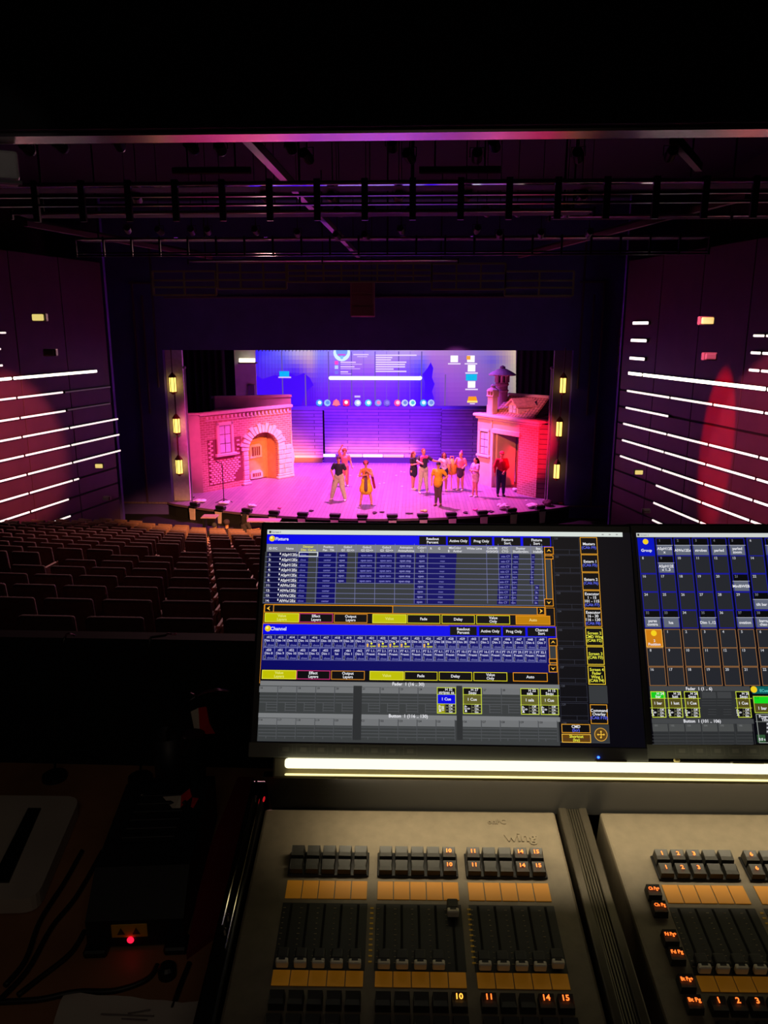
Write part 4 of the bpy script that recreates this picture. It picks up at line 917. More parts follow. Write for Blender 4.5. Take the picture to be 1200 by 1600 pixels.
    for f in fing.f:
        try: fc = bm.faces.new([vv[i] for i in f]); fc.smooth = True
        except ValueError: pass
    bm.to_mesh(bmesh_); bm.free(); bmesh_.materials.append(skin)
    o = bpy.data.objects.new('body', bmesh_); COL.objects.link(o); o.parent = t
    def piece(name, build, color, vox=.02):
        m = MB(); build(lambda a, ra, b, rb: cap(m, V(a)*k, ra*k*BK_, V(b)*k, rb*k*BK_), m)
        me = remeshed(m, vox*k, name); me.materials.append(color); q = bpy.data.objects.new(name, me); COL.objects.link(q); q.parent = t; return q
    mbx = MB()
    for s in (-1, 1): mbx.ball(P(hd+V((s*.032, -.086, .008))), (.010*k, .008*k, .007*k), 8)
    mbx.build('eyes', mat('eye_dark', (40, 26, 24), .3), t, smooth=True)
    mbx = MB(); mbx.ball(P(hd+V((0, -.092, -.055))), (.022*k, .006*k, .005*k), 8); mbx.build('mouth', mat('lip', (170, 80, 80), .6), t, smooth=True)
    # hair / hat
    kind, hc = hair
    hm = cloth('hair_%d_%d_%d' % hc, hc)
    def fh(c, m):
        m.ball(P(hd+V((0, .02, .03))), (.088*k, .095*k, .10*k), 14)
        if kind in ('long', 'tail'): c(hd+V((0, .07, .02)), .06, hd+V((0, .085, -.14)), .055)
        if kind == 'long':
            for s in (-1, 1): c(hd+V((s*.06, .03, .02)), .045, hd+V((s*.085, .04, -.22)), .04)
            c(hd+V((0, .07, -.1)), .07, hd+V((0, .08, -.25)), .06)
        if kind == 'tail': c(hd+V((0, .12, .02)), .035, hd+V((.02, .17, -.12)), .035); c(hd+V((.02, .17, -.12)), .035, hd+V((.02, .16, -.3)), .02)
        if kind == 'bun': c(hd+V((0, .06, .11)), .045, hd+V((0, .07, .14)), .04)
        if kind == 'bulk': m.ball(P(hd+V((0, .03, .05))), (.12*k, .12*k, .11*k), 12)
    piece('hair', fh, hm, .014)
    if kind == 'cap' or (extra and 'hat' in extra):
        hcol = extra['hat'] if extra and 'hat' in extra else hc
        def fc(c, m): m.ball(P(hd+V((0, .01, .065))), (.098*k, .108*k, .072*k), 14); c(hd+V((-.05, -.09, .055)), .014, hd+V((.05, -.09, .055)), .014); c(hd+V((-.04, -.15, .05)), .012, hd+V((.04, -.15, .05)), .012); c(hd+V((0, -.08, .055)), .014, hd+V((0, -.15, .05)), .012)
        piece('cap', fc, cloth('cap_%d_%d_%d' % hcol, hcol), .016)
    # top garment
    tk, tc = top; tm = cloth('top_%d_%d_%d' % tc, tc)
    def ft(c, m):
        c((0, 0, 1.31+dz), .14, (0, 0, 1.16+dz), .132); c((0, 0, 1.16+dz), .132, (0, 0, zh+.06), .142)
        c((-.13, 0, 1.385+dz), .076, (.13, 0, 1.385+dz), .076)
        for s in (-1, 1):
            e = sh[s].lerp(el[s], .62) if tk != 'long' else el[s]
            if tk != 'vest': c(sh[s], .067, e, .062)
            if tk == 'long': c(el[s], .052, el[s].lerp(wr[s], .92), .037)
        if tk == 'loose': c((0, 0, zh+.1), .165, (0, 0, zh-.02), .17)
    piece('shirt', ft, tm)
    bk, bc = bottom; bmt = cloth('bot_%d_%d_%d' % bc, bc)
    def fb(c, m):
        c((-.04, 0, zh+.03), .142, (.04, 0, zh+.03), .142)
        if bk == 'skirt':
            for i in range(5): r = .13+.022*i; c((-.05, 0, zh-.02-.075*i), r*.9, (.05, 0, zh-.02-.075*i), r*.9)
        elif bk == 'dress': c((0, 0, zh+.05), .155, (0, 0, zh-.2), .16)
        else:
            g = {'shorts': .5, 'trousers': 1, 'baggy': 1, 'leggings': 1}[bk]; w_ = {'baggy': 1.5, 'leggings': 1.06}.get(bk, 1.22)
            for s in (-1, 1):
                c(hp[s], .096 if bk != 'baggy' else .115, hp[s].lerp(kn[s], min(1, g*1.0)), .062*w_ if g == 1 else .088)
                if g == 1: c(kn[s], .062*w_, kn[s].lerp(an[s], .93), .043*w_)
    piece({'skirt': 'skirt', 'dress': 'skirt', 'shorts': 'shorts'}.get(bk, 'trousers'), fb, bmt)
    for s in (-1, 1):
        def fs(c, m): c(an[s]+V((0, .025, -.05)), .04, an[s]+V((s*.015, -.15, -.058)), .034)
        piece('shoe', fs, cloth('shoe_%d_%d_%d' % shoes, shoes), .014)
    for (nm, segs, colr) in (extra or {}).get('pieces', []):
        def fe(c, m):
            for a, ra, b, rb in segs: c(a, ra, b, rb)
        piece(nm, fe, cloth('x_%d_%d_%d' % colr, colr), .02)
    return t
G = 'performers on the stage'
def st(u, v): return on_z(u, v, 1.0)
person('person in dark T-shirt and baggy pale green trousers striding towards the audience', st(530, 781), 1.78, -.15, SKIN, ('short', (60, 36, 24)), ('tee', (40, 44, 50)), ('baggy', (196, 214, 150)),
       arms=((-.30, -.02, 1.16), (-.20, -.12, .94), (.30, .02, 1.14), (.30, -.05, .90)), legs={'k-1': (-.19, -.05, .50), 'a-1': (-.30, -.02, .09), 'k1': (.16, -.08, .50), 'a1': (.27, -.10, .09)}, extra={'hat': (70, 44, 44)}, group=G)
person('person in salmon top half hidden behind the striding person, one arm raised', st(539, 760), 1.66, .2, SKIN, ('bulk', (150, 84, 40)), ('tee', (236, 130, 130)), ('trousers', (226, 120, 130)),
       arms=((-.26, .02, 1.62), (-.14, -.04, 1.84), (.27, .02, 1.16), (.32, -.06, .92)), group=G)
person('person in a bright yellow skirt with a dark front stripe, hand at the chin', st(572, 788), 1.72, .05, SKIN, ('bulk', (110, 40, 40)), ('vest', (222, 140, 50)), ('skirt', (248, 214, 30)),
       arms=((-.26, -.04, 1.15), (-.02, -.22, 1.22), (.27, -.06, 1.16), (.06, -.20, 1.36)), legs={'k-1': (-.15, -.02, .50), 'a-1': (-.22, 0, .09), 'k1': (.15, -.02, .50), 'a1': (.22, 0, .09)}, shoes=(226, 150, 120),
       extra={'hat': (200, 70, 90), 'pieces': [('apron_stripe', [((0, -.10, 1.36), .045, (0, -.14, 1.0), .05), ((0, -.16, 1.0), .055, (0, -.27, .66), .065)], (110, 76, 84)), ('red_tail', [((.24, .08, 1.16), .05, (.34, .10, .66), .045)], (150, 24, 50))]}, group=G)
person('person in a dark mini dress with a ponytail standing left of the tall pointing person', st(646, 765), 1.66, .9, SKIN, ('tail', (130, 70, 34)), ('tee', (44, 42, 52)), ('dress', (36, 34, 44)),
       arms=((-.22, -.04, 1.16), (-.1, -.22, 1.2), (.22, -.08, 1.16), (.1, -.26, 1.22)), legs={'k-1': (-.07, 0, .5), 'a-1': (-.08, 0, .09), 'k1': (.06, .02, .5), 'a1': (.05, .05, .09)}, group=G)
person('tall person in pale trousers, dark and pink top, arm stretched to the right', st(661, 770), 1.88, .35, SKIN, ('short', (150, 76, 40)), ('tee', (52, 50, 60)), ('trousers', (204, 204, 158)),
       arms=((-.30, -.12, 1.28), (-.22, -.34, 1.24), (.38, -.12, 1.26), (.60, -.16, 1.22)), legs={'k-1': (-.12, -.02, .5), 'a-1': (-.16, 0, .09), 'k1': (.11, 0, .5), 'a1': (.16, -.02, .09)},
       extra={'pieces': [('pink_scarf', [((-.1, -.08, 1.42), .06, (.1, -.08, 1.42), .06), ((-.12, -.1, 1.4), .05, (-.14, -.12, 1.2), .045)], (240, 80, 150))]}, group=G)
person('person in a loose yellow T-shirt and dark leggings, hand on hip, near the stage edge', st(684, 790), 1.72, -.3, SKIN, ('short', (30, 22, 26)), ('loose', (226, 176, 24)), ('leggings', (84, 60, 56)),
       arms=((-.27, .03, 1.14), (-.26, -.02, .92), (.36, .04, 1.18), (.19, -.04, 1.02)), legs={'k-1': (-.07, 0, .5), 'a-1': (-.08, 0, .09), 'k1': (.08, 0, .5), 'a1': (.11, .02, .09)}, shoes=(110, 60, 60), extra={'hat': (34, 24, 30)}, group=G)
person('person in a white and pink flowered shirt behind the yellow-shirted person', st(693, 767), 1.66, .2, SKIND, ('long', (80, 40, 40)), ('tee', (240, 214, 240)), ('shorts', (50, 40, 90)),
       arms=((-.27, .0, 1.15), (-.26, -.08, .92), (.30, -.02, 1.16), (.24, -.16, 1.0)), group=G,
       extra={'pieces': [('flower_print', [((-.05, -.13, 1.3), .022, (-.03, -.135, 1.27), .022), ((.06, -.13, 1.24), .022, (.07, -.13, 1.2), .022), ((-.06, -.13, 1.15), .022, (-.03, -.13, 1.12), .022)], (200, 60, 160))]})
person('person in a pink top and dark skirt, arms raised to the face', st(719, 766), 1.66, -.5, SKIN, ('bun', (200, 80, 130)), ('tee', (250, 120, 150)), ('dress', (70, 48, 70)),
       arms=((-.24, -.12, 1.2), (-.1, -.24, 1.38), (.28, -.02, 1.18), (.22, -.14, 1.1)), group=G)
person('person in a pale lilac top and cream shorts with folded arms near the tiled house', st(742, 776), 1.64, -1.0, SKIN, ('tail', (40, 22, 26)), ('tee', (240, 190, 236)), ('shorts', (238, 222, 180)),
       arms=((-.25, -.06, 1.17), (.0, -.22, 1.14), (.25, -.06, 1.17), (.03, -.20, 1.18)), legs={'k-1': (-.06, -.02, .5), 'a-1': (-.08, -.06, .09), 'k1': (.07, 0, .5), 'a1': (.08, .04, .09)}, group=G)
person('person in a red long-sleeved shirt, red cap and dark trousers by the doorway', st(782, 775), 1.86, .1, SKIN, ('cap', (230, 60, 80)), ('long', (216, 26, 50)), ('trousers', (34, 34, 66)),
       arms=((-.26, .0, 1.15), (-.26, -.05, .92), (.23, -.08, 1.15), (.06, -.22, .98)), shoes=(40, 20, 24), group=G)
P = st(705, 764); t = empty('yellow_bag', P+V((0, -.05, 0)), 0, 'orange-yellow bag or shield held up between two performers', 'bag')
mb = MB(); mb.lathe([(.05, .0), (.2, .05), (.27, .2), (.25, .42), (.14, .62), (.05, .7)], 14, (0, 0, .62)); mb.build('body', mat('bag_yellow', (250, 170, 50), .7, noise=.1), t, smooth=True)
mb = MB(); mb.tube([(-.08, 0, 1.3), (-.06, 0, 1.42), (.06, 0, 1.42), (.08, 0, 1.3)], .018, 6); mb.build('handle', mat('bag_yellow', (250, 170, 50), .7), t)
mb = MB(); mb.tube([(0, 0, 0), (0, 0, .66)], .02, 6); mb.build('stick', mat('bag_yellow', (250, 170, 50), .7), t)
# people watching in front of the stage
def sitter(u, v, y, H, label, face, hair, top, bottom, **kw):
    P = on_y(u, v, y); return person(label, (P.x, y, P.z-(1.73-.43)*H/1.75), H, face, SKIN, hair, top, bottom, seated=True, group='people sitting before the stage', **kw)
sitter(335, 817, 24.6, 1.72, 'short-haired person in a dark top sitting before the stage, leftmost of the group', pi, ('short', (60, 56, 66)), ('tee', (22, 24, 38)), ('trousers', (24, 24, 34)), shoes=(30, 26, 30))
sitter(354, 813, 25.6, 1.72, 'person with a rounded violet-grey head shape sitting before the stage beside the leftmost', pi, ('bulk', (70, 52, 70)), ('tee', (44, 30, 60)), ('trousers', (24, 24, 34)), shoes=(30, 26, 30))
sitter(382, 803, 25.3, 1.76, 'dark-haired person sitting sideways before the stage, rightmost of the group', 2.4, ('long', (24, 14, 20)), ('tee', (60, 50, 60)), ('trousers', (90, 96, 116)), shoes=(30, 26, 30),
       arms=((-.28, -.04, .76), (-.42, -.14, .80), (.28, -.06, .76), (.32, -.24, .74)))
P = on_y(404, 838, 25.0); t = empty('dark_jacket', (P.x, 25.0, P.z-.35), .3, 'dark jacket thrown over a seat beside the left monitor edge', 'jacket')
mb = MB(); mb.ball((0, 0, .28), (.4, .16, .34), 12); mb.ball((-.2, .02, .1), (.26, .18, .3), 10); me = remeshed(mb, .03, 'jacket'); me.materials.append(cloth('jacket', (26, 30, 46))); q = bpy.data.objects.new('body', me); COL.objects.link(q); q.parent = t
mb = MB(); mb.tube([(.25, -.1, .4), (.42, -.16, .2), (.4, -.2, -.05)], [.09, .08, .06], 8); mb.build('sleeve', cloth('jacket', (26, 30, 46)), t, smooth=True)

# =================================================================== CONTROL DESK
DZ = 6.80        # desk top height
mb = MB(); mb.rbox(-.6, .30, DZ-.04, 3.4, 1.44, DZ, .006, 1); t = empty('desk', (0, 0, 0), 0, 'long wooden control desk carrying the lighting console', 'desk')
mb.build('desk_top', mat('desk_wood', (150, 104, 72), .5, noise=.25, nscale=6), t)
for x in (-.5, 1.3, 3.3): mb = MB(); mb.box(x-.03, .4, 6.0, x+.03, 1.38, DZ-.04); mb.build('leg_panel', BLKP, t)
mb = MB(); mb.box(-.6, 1.38, 6.3, 3.4, 1.42, DZ-.04); mb.build('modesty_panel', BLKP, t)

yc, ac = radians(1.3), radians(9.5)
rC = V((cos(yc), sin(yc), 0)); fhC = V((-sin(yc), cos(yc), 0)); wC = fhC*cos(ac)+V((0, 0, sin(ac))); nC = rC.cross(wC)
OC = V((1.870, .8823, 6.9692))
def frame_rot(r, u, n): return M4((r, u, n)).transposed().to_euler()
CE = frame_rot(rC, wC, nC)
KEYM = mat('key_cap_black', (46, 45, 41), .5, noise=.05); PANM = mat('console_powder_coat', (118, 108, 90), .5, .15, noise=.1, nscale=60, bump=.05)
AMB = mat('amber_label', (226, 150, 34), .5, emit=(226, 150, 34), es=.07)
GLW = mat('orange_backlight', (255, 130, 50), .5, emit=(255, 110, 40), es=2.4); GLH = mat('orange_backlight_bright', (255, 190, 80), .5, emit=(255, 170, 60), es=2.2)
TICK = mat('tick_white', (170, 150, 120), .6); TICKY = mat('scale_yellow', (200, 160, 50), .6, emit=(200, 150, 40), es=.05)
def text_mb(tx, cx, cy, h, z, maxw=None, rot=0, mirror=False):
    vs, fs, g0, g1 = glyphs(tx, .02); k = h/.70; w_ = (g1-g0)*k; kx = k
    if maxw and w_ > maxw: kx = k*maxw/w_
    mb = MB(); mb.add([(cx+((p[0]-g0)-(g1-g0)/2)*kx, cy+(p[1]-.35)*k, z) for p in vs], fs); return mb
mm = .001
def key_shape():
    mb = MB(); a, b = .0092, .0088
    mb.add([(-a, -b, 0), (a, -b, 0), (a, b, 0), (-a, b, 0), (-a*.93, -b*.86, .010), (a*.93, -b*.86, .010), (a*.93, b*.86, .0125), (-a*.93, b*.86, .0125), (-a*.8, -b*.1, .0098), (a*.8, -b*.1, .0098)],
           [(0, 1, 5, 4), (1, 2, 6, 5), (2, 3, 7, 6), (3, 0, 4, 7), (4, 5, 9, 8), (5, 6, 9), (9, 6, 7, 8), (8, 7, 4), (0, 3, 2, 1)]); return mb
def fader_wing(ox, label, nums_lit, raised, page_keys):
    root = empty('fader_wing', OC+rC*ox, 0, label, 'lighting console', 'fader wings of the lighting console', rot=CE)
    mb = MB(); mb.rbox(-.228, -.30, -.085, .209, .1435, 0, .004, 2); mb.build('panel', PANM, root)
    # key columns: three groups of five
    X = [-.166+.0219*i for i in range(5)]+[-.0437+.0219*i for i in range(5)]+[.0775+.0219*i for i in range(5)]
    N = [str(i+1) for i in range(15)]
    key = None; lab = None; capo = None
    for row, (y, zb) in enumerate(((.0498, .005), (.0300, .001))):
        for i, x in enumerate(X):
            if key is None: key = key_shape().build('key', KEYM, root); o = key
            else: o = key.copy(); COL.objects.link(o)
            o.location = (x, y, zb)
            if N[i] in nums_lit:
                q = text_mb(N[i], 0, .0012, .0062, .0126).build('key_number', GLW, o, fix=False)
    mb = MB()
    for g in range(3): mb.rbox(X[g*5]-.0115, .0195, 0, X[g*5+4]+.0115, .0605, .003, .001, 1)
    mb.build('key_bed', BLKP, root)
    mb = MB()
    for g in range(3): mb.rbox(X[g*5]-.0118, -.1158, 0, X[g*5+4]+.0118, -.022, .0006, .0002, 1)
    mb.build('fader_bed', mat('fader_bed_black', (24, 24, 22), .5), root)
    for row, (y, h) in enumerate(((-.0015, .0285), (-.1262, .0195))):
        for i, x in enumerate(X):
            if lab is None or row == 1 and i == 0: mb = MB(); mb.rbox(-.0103, -h/2, 0, .0103, h/2, .0012, .0003, 1); lab = mb.build('label_strip', AMB, root); o = lab
            else: o = lab.copy(); COL.objects.link(o)
            o.location = (x, y, 0)
    slot = None; tk = None
    for i, x in enumerate(X):
        if slot is None:
            mb = MB(); mb.box(-.0016, -.114, .0002, .0016, -.024, .0009); slot = mb.build('slot', mat('slot_black', (4, 4, 4), .9), root); o = slot
            mb = MB()
            for j in range(11): w_ = .0034 if j in (0, 5, 10) else .0022; mb.box(-.0095-w_/2, -.030-.0075*j-.0003, .0007, -.0095+w_/2, -.030-.0075*j+.0003, .001)
            tk = mb.build('tick_marks', TICK, root, kind='stuff'); p = tk
        else: o = slot.copy(); COL.objects.link(o); p = tk.copy(); COL.objects.link(p)
        o.location.x = x; p.location.x = x+.001
        y = -.1055 if i+1 not in raised else -.033
        if i == 14 and raised: y += .0035
        if capo is None:
            mb = MB(); mb.rbox(-.0072, -.004, .003, .0072, .0105, .013, .002, 2); capo = mb.build('fader_cap', KEYM, root)
            mb = MB(); mb.rbox(-.0074, -.0108, .003, .0074, -.0038, .0138, .0012, 1); mb.build('cap_front', mat('cap_front_grey', (236, 228, 204), .45), capo)
            mb = MB(); mb.box(-.0038, -.0072, .0136, .0038, -.0048, .0142); mb.build('cap_notch', BLKP, capo); o = capo
        else: o = copy_tree(capo, root)
        o.location = (x, y, 0)
    for x in (-.0605, .0655):
        mb = MB()
        for j in range(11): mb.box(x-.0022, -.029-.0075*j-.0011, .0003, x+.0022, -.029-.0075*j+.0011, .0008)
        mb.build('scale_dots', TICKY, root, kind='stuff')
    # lower key rows
    for row, y in enumerate((-.1575, -.1850)):
        for i, x in enumerate(X):
            o = key.copy(); COL.objects.link(o); o.location = (x, y, .001)
            if row == 0 and N[i] in nums_lit: text_mb(N[i], 0, .003, .0068, .0125).build('key_number', GLH if N[i] == '10' else GLW, o, fix=False)
    for j, (y, tx) in enumerate(page_keys):
        o = key.copy(); COL.objects.link(o); o.location = (-.1935, y, .002)
        text_mb(tx, .0, .0015, .0048, .0122, .014).build('key_legend', GLW, o, fix=False)
    return root
W1 = fader_wing(0, 'left fader wing of the console, fifteen faders, tenth fader pushed up', ('10', '11', '14', '15'), (10,), ())
W2 = fader_wing(.504, 'right fader wing of the console, cut off by the right photo edge', ('1', '2', '3', '6'), (), ((-.006, 'Ch Pg+'), (-.031, 'Ch Pg'), (-.073, 'Fd Pg+'), (-.097, 'Fd Pg'), (-.1315, 'Bt Pg+'), (-.1565, 'Bt Pg')))
mb = text_mb('onPC', .119, .1215, .0075, .0002); mb.v = [(x, y, z) for x, y, z in mb.v]
def emboss(tx, cx, cy, h, root):
    b = text_mb(tx, cx, cy, h, 0); m = MB(); m.add([(x, y, .002) for x, y, z in b.v], b.f)
    n = len(b.v); e = {}
    for f in b.f:
        for i in range(len(f)):
            k = (f[i], f[(i+1) % len(f)]); e[k] = 1
    vs = [(x, y, .002) for x, y, z in b.v]+[(x, y, 0) for x, y, z in b.v]
    fs = [(a, c, c+n, a+n) for (a, c) in e if (c, a) not in e]
    m2 = MB(); m2.add(vs, list(b.f)+fs); return m2.build('raised_lettering', PANM, root)
emboss('onPC', .119, .121, .0085, W1); emboss('wing', .150, .093, .017, W1)
# rail and divider extrusions
RAIL = mat('rail_anodised', (84, 78, 66), .35, .6, noise=.08, nscale=50); GROV = mat('rail_groove', (50, 46, 42), .25, .7)
def divider(ox, label, wd=.042):
    r = empty('console_rail', OC+rC*ox, 0, label, 'console rail', rot=CE)
    mb = MB(); mb.rbox(-wd/2, -.32, -.08, -.009, .172, .008, .002, 2); mb.build('side_rail', RAIL, r)
    mb = MB(); mb.rbox(.009, -.32, -.08, wd/2, .172, .008, .002, 2); mb.build('side_rail', RAIL, r)
    for i in range(5): x = -.0075+.00375*i; mb = MB(); mb.tube([(x, -.32, .004), (x, .168, .004)], .0016, 8); mb.build('ridge', mat('ridge_polished', (96, 90, 76), .38, .8), r)
    mb = MB(); mb.box(-.009, -.32, -.08, .009, .17, .0035); mb.build('channel', GROV, r); return r
divider(.2345, 'ribbed metal rail between the two fader wings')
r = empty('console_rail', OC-rC*.243, 0, 'thin shiny metal rail along the left end of the console', 'console rail', rot=CE)
mb = MB(); mb.rbox(-.012, -.32, -.16, .012, .19, .012, .003, 2); mb.build('side_plate', mat('side_plate_black', (30, 28, 26), .3, .5), r)
mb = MB(); mb.tube([(-.004, -.07, .016), (-.004, .185, .016)], .0016, 8); mb.tube([(.006, -.10, .014), (.006, .17, .014)], .001, 8); mb.build('bright_edge', mat('edge_chrome', (235, 225, 205), .15, 1.0), r)
for y in (-.075, -.055, .15): mb = MB(); mb.lathe([(.003, .012), (.003, .016), (.001, .017)], 8, (.0, y, 0)); mb.build('screw', mat('edge_chrome', (235, 225, 205), .15, 1.0), r)
mb = MB(); mb.ball((.013, .150, .012), (.0018, .006, .002), 8); mb.build('red_marker', mat('red_marker', (220, 30, 40), .4, emit=(220, 30, 40), es=.6), r)

# curved dark panel between console and the lamp bar
def back_pt(y, z): return (y, z)
HB = empty('console_hood', OC, 0, 'dark curved panel between the console and the glowing lamp bar', 'console panel', rot=(0, 0, yc))
prof = []
p0 = V((0, .960, 7.0875)); p1 = V((0, 1.028, 6.985))
for i in range(9):
    a = i/8; y = p0.y+(p1.y-p0.y)*a; z = p0.z+(p1.z-p0.z)*a; q = .006*sin(pi*a); prof.append((y+q-OC.y, z+q-OC.z))
mb = MB(); vs = []; fs = []
for (y, z) in prof: vs += [(-.218, y, z), (1.1, y, z), (-.218, y+.02, z-.004), (1.1, y+.02, z-.004)]
for i in range(len(prof)-1): k = i*4; fs += [(k, k+1, k+5, k+4), (k+2, k+6, k+7, k+3), (k, k+4, k+6, k+2), (k+1, k+3, k+7, k+5)]
mb.add(vs, fs); mb.build('hood_skin', mat('hood_satin_black', (40, 40, 39), .5, noise=.05), HB, smooth=True)
for x in (-.145, -.115, .175, .20, .52):
    mb = MB(); mb.tube([(x, 1.032-OC.y, 6.985-OC.z), (x, 1.032-OC.y, 7.0-OC.z)], .006, 10); mb.build('fixing_knob', mat('knob_grey', (90, 88, 84), .4), HB)

# ------------------------------------------------ monitors
def mon_frame(yaw, lean, u0, v0, depth):
    y = YAW-radians(yaw); l = radians(lean)
    r = V((cos(y), sin(y), 0)); fh = V((-sin(y), cos(y), 0)); up = fh*sin(l)+V((0, 0, cos(l))); return CAM+ray(u0, v0)*depth, r, up, r.cross(up)
SW, SH = .531, .302
def monitor(fr, label, w_=SW):
    O, r, u, n = fr; t = empty('touch_monitor', O, 0, label, 'monitor', 'touch monitors above the console', rot=frame_rot(r, u, n))
    mb = MB(); mb.rbox(-.013, -.0165, -.030, w_+.004, SH+.014, -.0022, .004, 2); mb.build('casing', mat('monitor_casing', (22, 22, 23), .4), t)
    mb = MB(); mb.rbox(-.012, -.0195, -.004, w_+.003, .0005, -.0006, .001, 1); mb.build('lower_bezel', mat('bezel_gloss', (104, 104, 96), .45), t)
    mb = MB(); mb.rbox(w_*.3, .05, -.075, w_*.7, .25, -.028, .01, 2); mb.build('back_cover', BLKP, t)
    mb = MB(); mb.rbox(w_*.42, -.02, -.10, w_*.58, .12, -.075, .006, 1); mb.build('stand_arm', BLKP, t)
    # faint printed touch keys on the bezel
    mb = MB()
    for i in range(8 if w_ > .5 else 6):
        x = .03+.0245*i
        for q in ((x, -.0145, x+.019, -.0139), (x, -.0026, x+.019, -.002), (x, -.0145, x+.0006, -.002), (x+.0184, -.0145, x+.019, -.002)): mb.add([(q[0], q[1], -.0003), (q[2], q[1], -.0003), (q[2], q[3], -.0003), (q[0], q[3], -.0003)], [(0, 1, 2, 3)])
        mb.add([(x+.005, -.011, -.0003), (x+.014, -.011, -.0003), (x+.014, -.0055, -.0003), (x+.005, -.0055, -.0003)], [(0, 1, 2, 3)])
    mb.build('key_print', mat('key_print_grey', (128, 126, 116), .5), t, fix=False)
    p = Panel(O, r, u, n); p.dz = .00012; p.px = SW/560.0
    p.quad(0, .001, w_, SH, (3, 3, 12), 0)
    return t, p
SM = mat_attr('screen_light', 1.0, 'AUTO')
T1, p = monitor(mon_frame(1.7, 28.8, 402, 1160, 1.06), 'left touch monitor with the blue fixture and channel sheets')
WHT = (235, 235, 240); LBL = (0, 0, 235); NAV = (2, 2, 96); GRY = (52, 56, 60); LIN = (120, 124, 175); ORG = (235, 150, 20); YEL = (205, 205, 0); BK = (6, 6, 10)
p.R(418, 827.7, 972.5, 834.6, (214, 222, 216)); p.T('Screen1', 432, 831.3, 3.2, (110, 110, 115)); p.R(420.5, 829.5, 424, 833, (60, 60, 60), 2)
for k, a in enumerate((940, 951, 962)): p.R(a, 834.6, a+3, 836.2, (150, 150, 150), 5)
p.R(417.5, 835.2, 653, 849.8, LBL, 2); p.R(653, 836.5, 861, 853, LBL, 2); p.disc(425.3, 841.5, 4.6, (235, 200, 30), 3); p.disc(424.3, 840.3, 2, (255, 245, 120), 4); p.T('Fixture', 441, 842, 5, WHT)
for a, b, tx in ((655, 697, ('Readout', 'Percent')), (699.5, 733, ('Active Only',)), (735.5, 769, ('Prog Only',)), (772, 813.5, ('Feature', 'Sort')), (817, 860, ('Fixture', 'Sort'))):
    y = 838+(a-655)*.012; p.R(a, y, b, y+13.2, BK, 3)
    for i, q in enumerate(tx): p.T(q, (a+b)/2, y+6.6+(i-(len(tx)-1)/2)*5.4, 4.0, WHT, 5, maxw=b-a-4)
p.R(417, 850, 848, 862, (122, 124, 132), 2); p.R(414.5, 862, 853, 943, GRY, 1)
for a, q1, q2 in ((427, '', 'ID F/C'), (453, '', 'Name'), (482, 'Dimmer', 'Dim  Curve'), (513.5, 'Position', 'Pan   Tilt'), (543.5, 'Gobo1', 'G1  G1<>'), (573.5, 'Gobo2', 'G2 G2<>'), (604, 'Gobo3', 'G3  G3<>'), (634.5, 'Animation', 'AnimaAnima'), (659, 'Color1', 'C1'), (680, '', 'R       G'), (711, 'MixColor', 'B    Amber'), (741, '', 'White Lime'), (769, 'ColorMi', 'GiGiGiGi'), (789, 'CTC', 'CTO'), (813.5, 'Shutter', 'ShutStrtStrc'), (841, 'Bea', 'IrisBdFr')):
    c = (235, 230, 90) if q1 == 'Dimmer' else (225, 225, 230)
    if q1: p.T(q1, a, 853.8+(a-420)*.008, 3.4, c, 5, maxw=24)
    if q2: p.T(q2, a, 858.8+(a-420)*.008 if q1 else 857, 3.4, c, 5, maxw=26)
rows = [1, 2, 3, 4, 5, 6, 11, 12, 13, 14]
for i, rn_ in enumerate(rows):
    y0 = 862.2+8.0*i; y1 = y0+7.3; sk = -.45*i; dy = lambda a: (a-420)*.0085
    def cell(a, b, c, l=2): p.R(a+sk, y0+dy(a), b+sk, y1+dy(a), c, l)
    cell(418, 466, (4, 4, 60)); cell(467, 482, NAV); cell(498, 527, NAV)
    if i < 6: cell(528.5, 543, NAV); cell(559.5, 587.5, NAV); cell(589, 618, NAV); cell(619.5, 648.5, NAV); cell(830, 836, NAV)
    else: cell(838, 845, NAV)
    cell(650, 668.5, NAV); cell(669.5, 713.5, NAV); cell(780.5, 799.5, NAV); cell(801, 811, NAV)
    ym = y0+4.2
    def tt(q, a, c, h=3.6, mw=None): p.T(q, a+sk, ym+dy(a), h, c, 5, maxw=mw)
    tt('%d:' % rn_, 422, WHT); tt('\u25cf' if 0 else 'ASpH12Ex' if i < 6 else 'AlWa12Ex', 453, WHT, 4.2, 25); p.R(437.5+sk, y0+1.6, 439.3+sk, y0+4.4, WHT, 4)
    tt('close', 474, (110, 110, 190), 3, 12); tt('center', 512, (120, 120, 200), 3, 16)
    if i < 6: tt('open', 535, (150, 150, 215), 3, 12); tt('open zero', 573, (130, 130, 210), 3, 25); tt('open zero', 603.5, (130, 130, 210), 3, 25); tt('open stop', 634, (150, 150, 215), 3, 25); tt('oc', 833, (130, 130, 200), 2.6)
    else: tt('2k', 841.5, (150, 150, 210), 2.8)
    tt('open', 659.5, (150, 150, 215), 3, 12); tt('max', 692, (110, 110, 180), 3); tt('min CT', 790, (130, 130, 200), 3, 17); tt('ope', 806, (120, 120, 190), 3, 9)
    p.R(415+sk, y1+.1, 848+sk*-.6+1, y1+.75, LIN, 4)
for a in (466, 497.6, 528, 558, 588.5, 619, 649.2, 669.2, 761.5, 780, 800, 830.5, 848): p.poly([(a, 862), (a+.6, 862), (a+.6-4.4 if a < 600 else a-1.5, 943), (a-5 if a < 600 else a-2.1, 943)], LIN, 4) if 0 else p.R(a-2, 850, a-1.4, 943, LIN, 4)
p.O_(467, 862.5, 497, 869.5, (235, 240, 240), 1.0, 6)
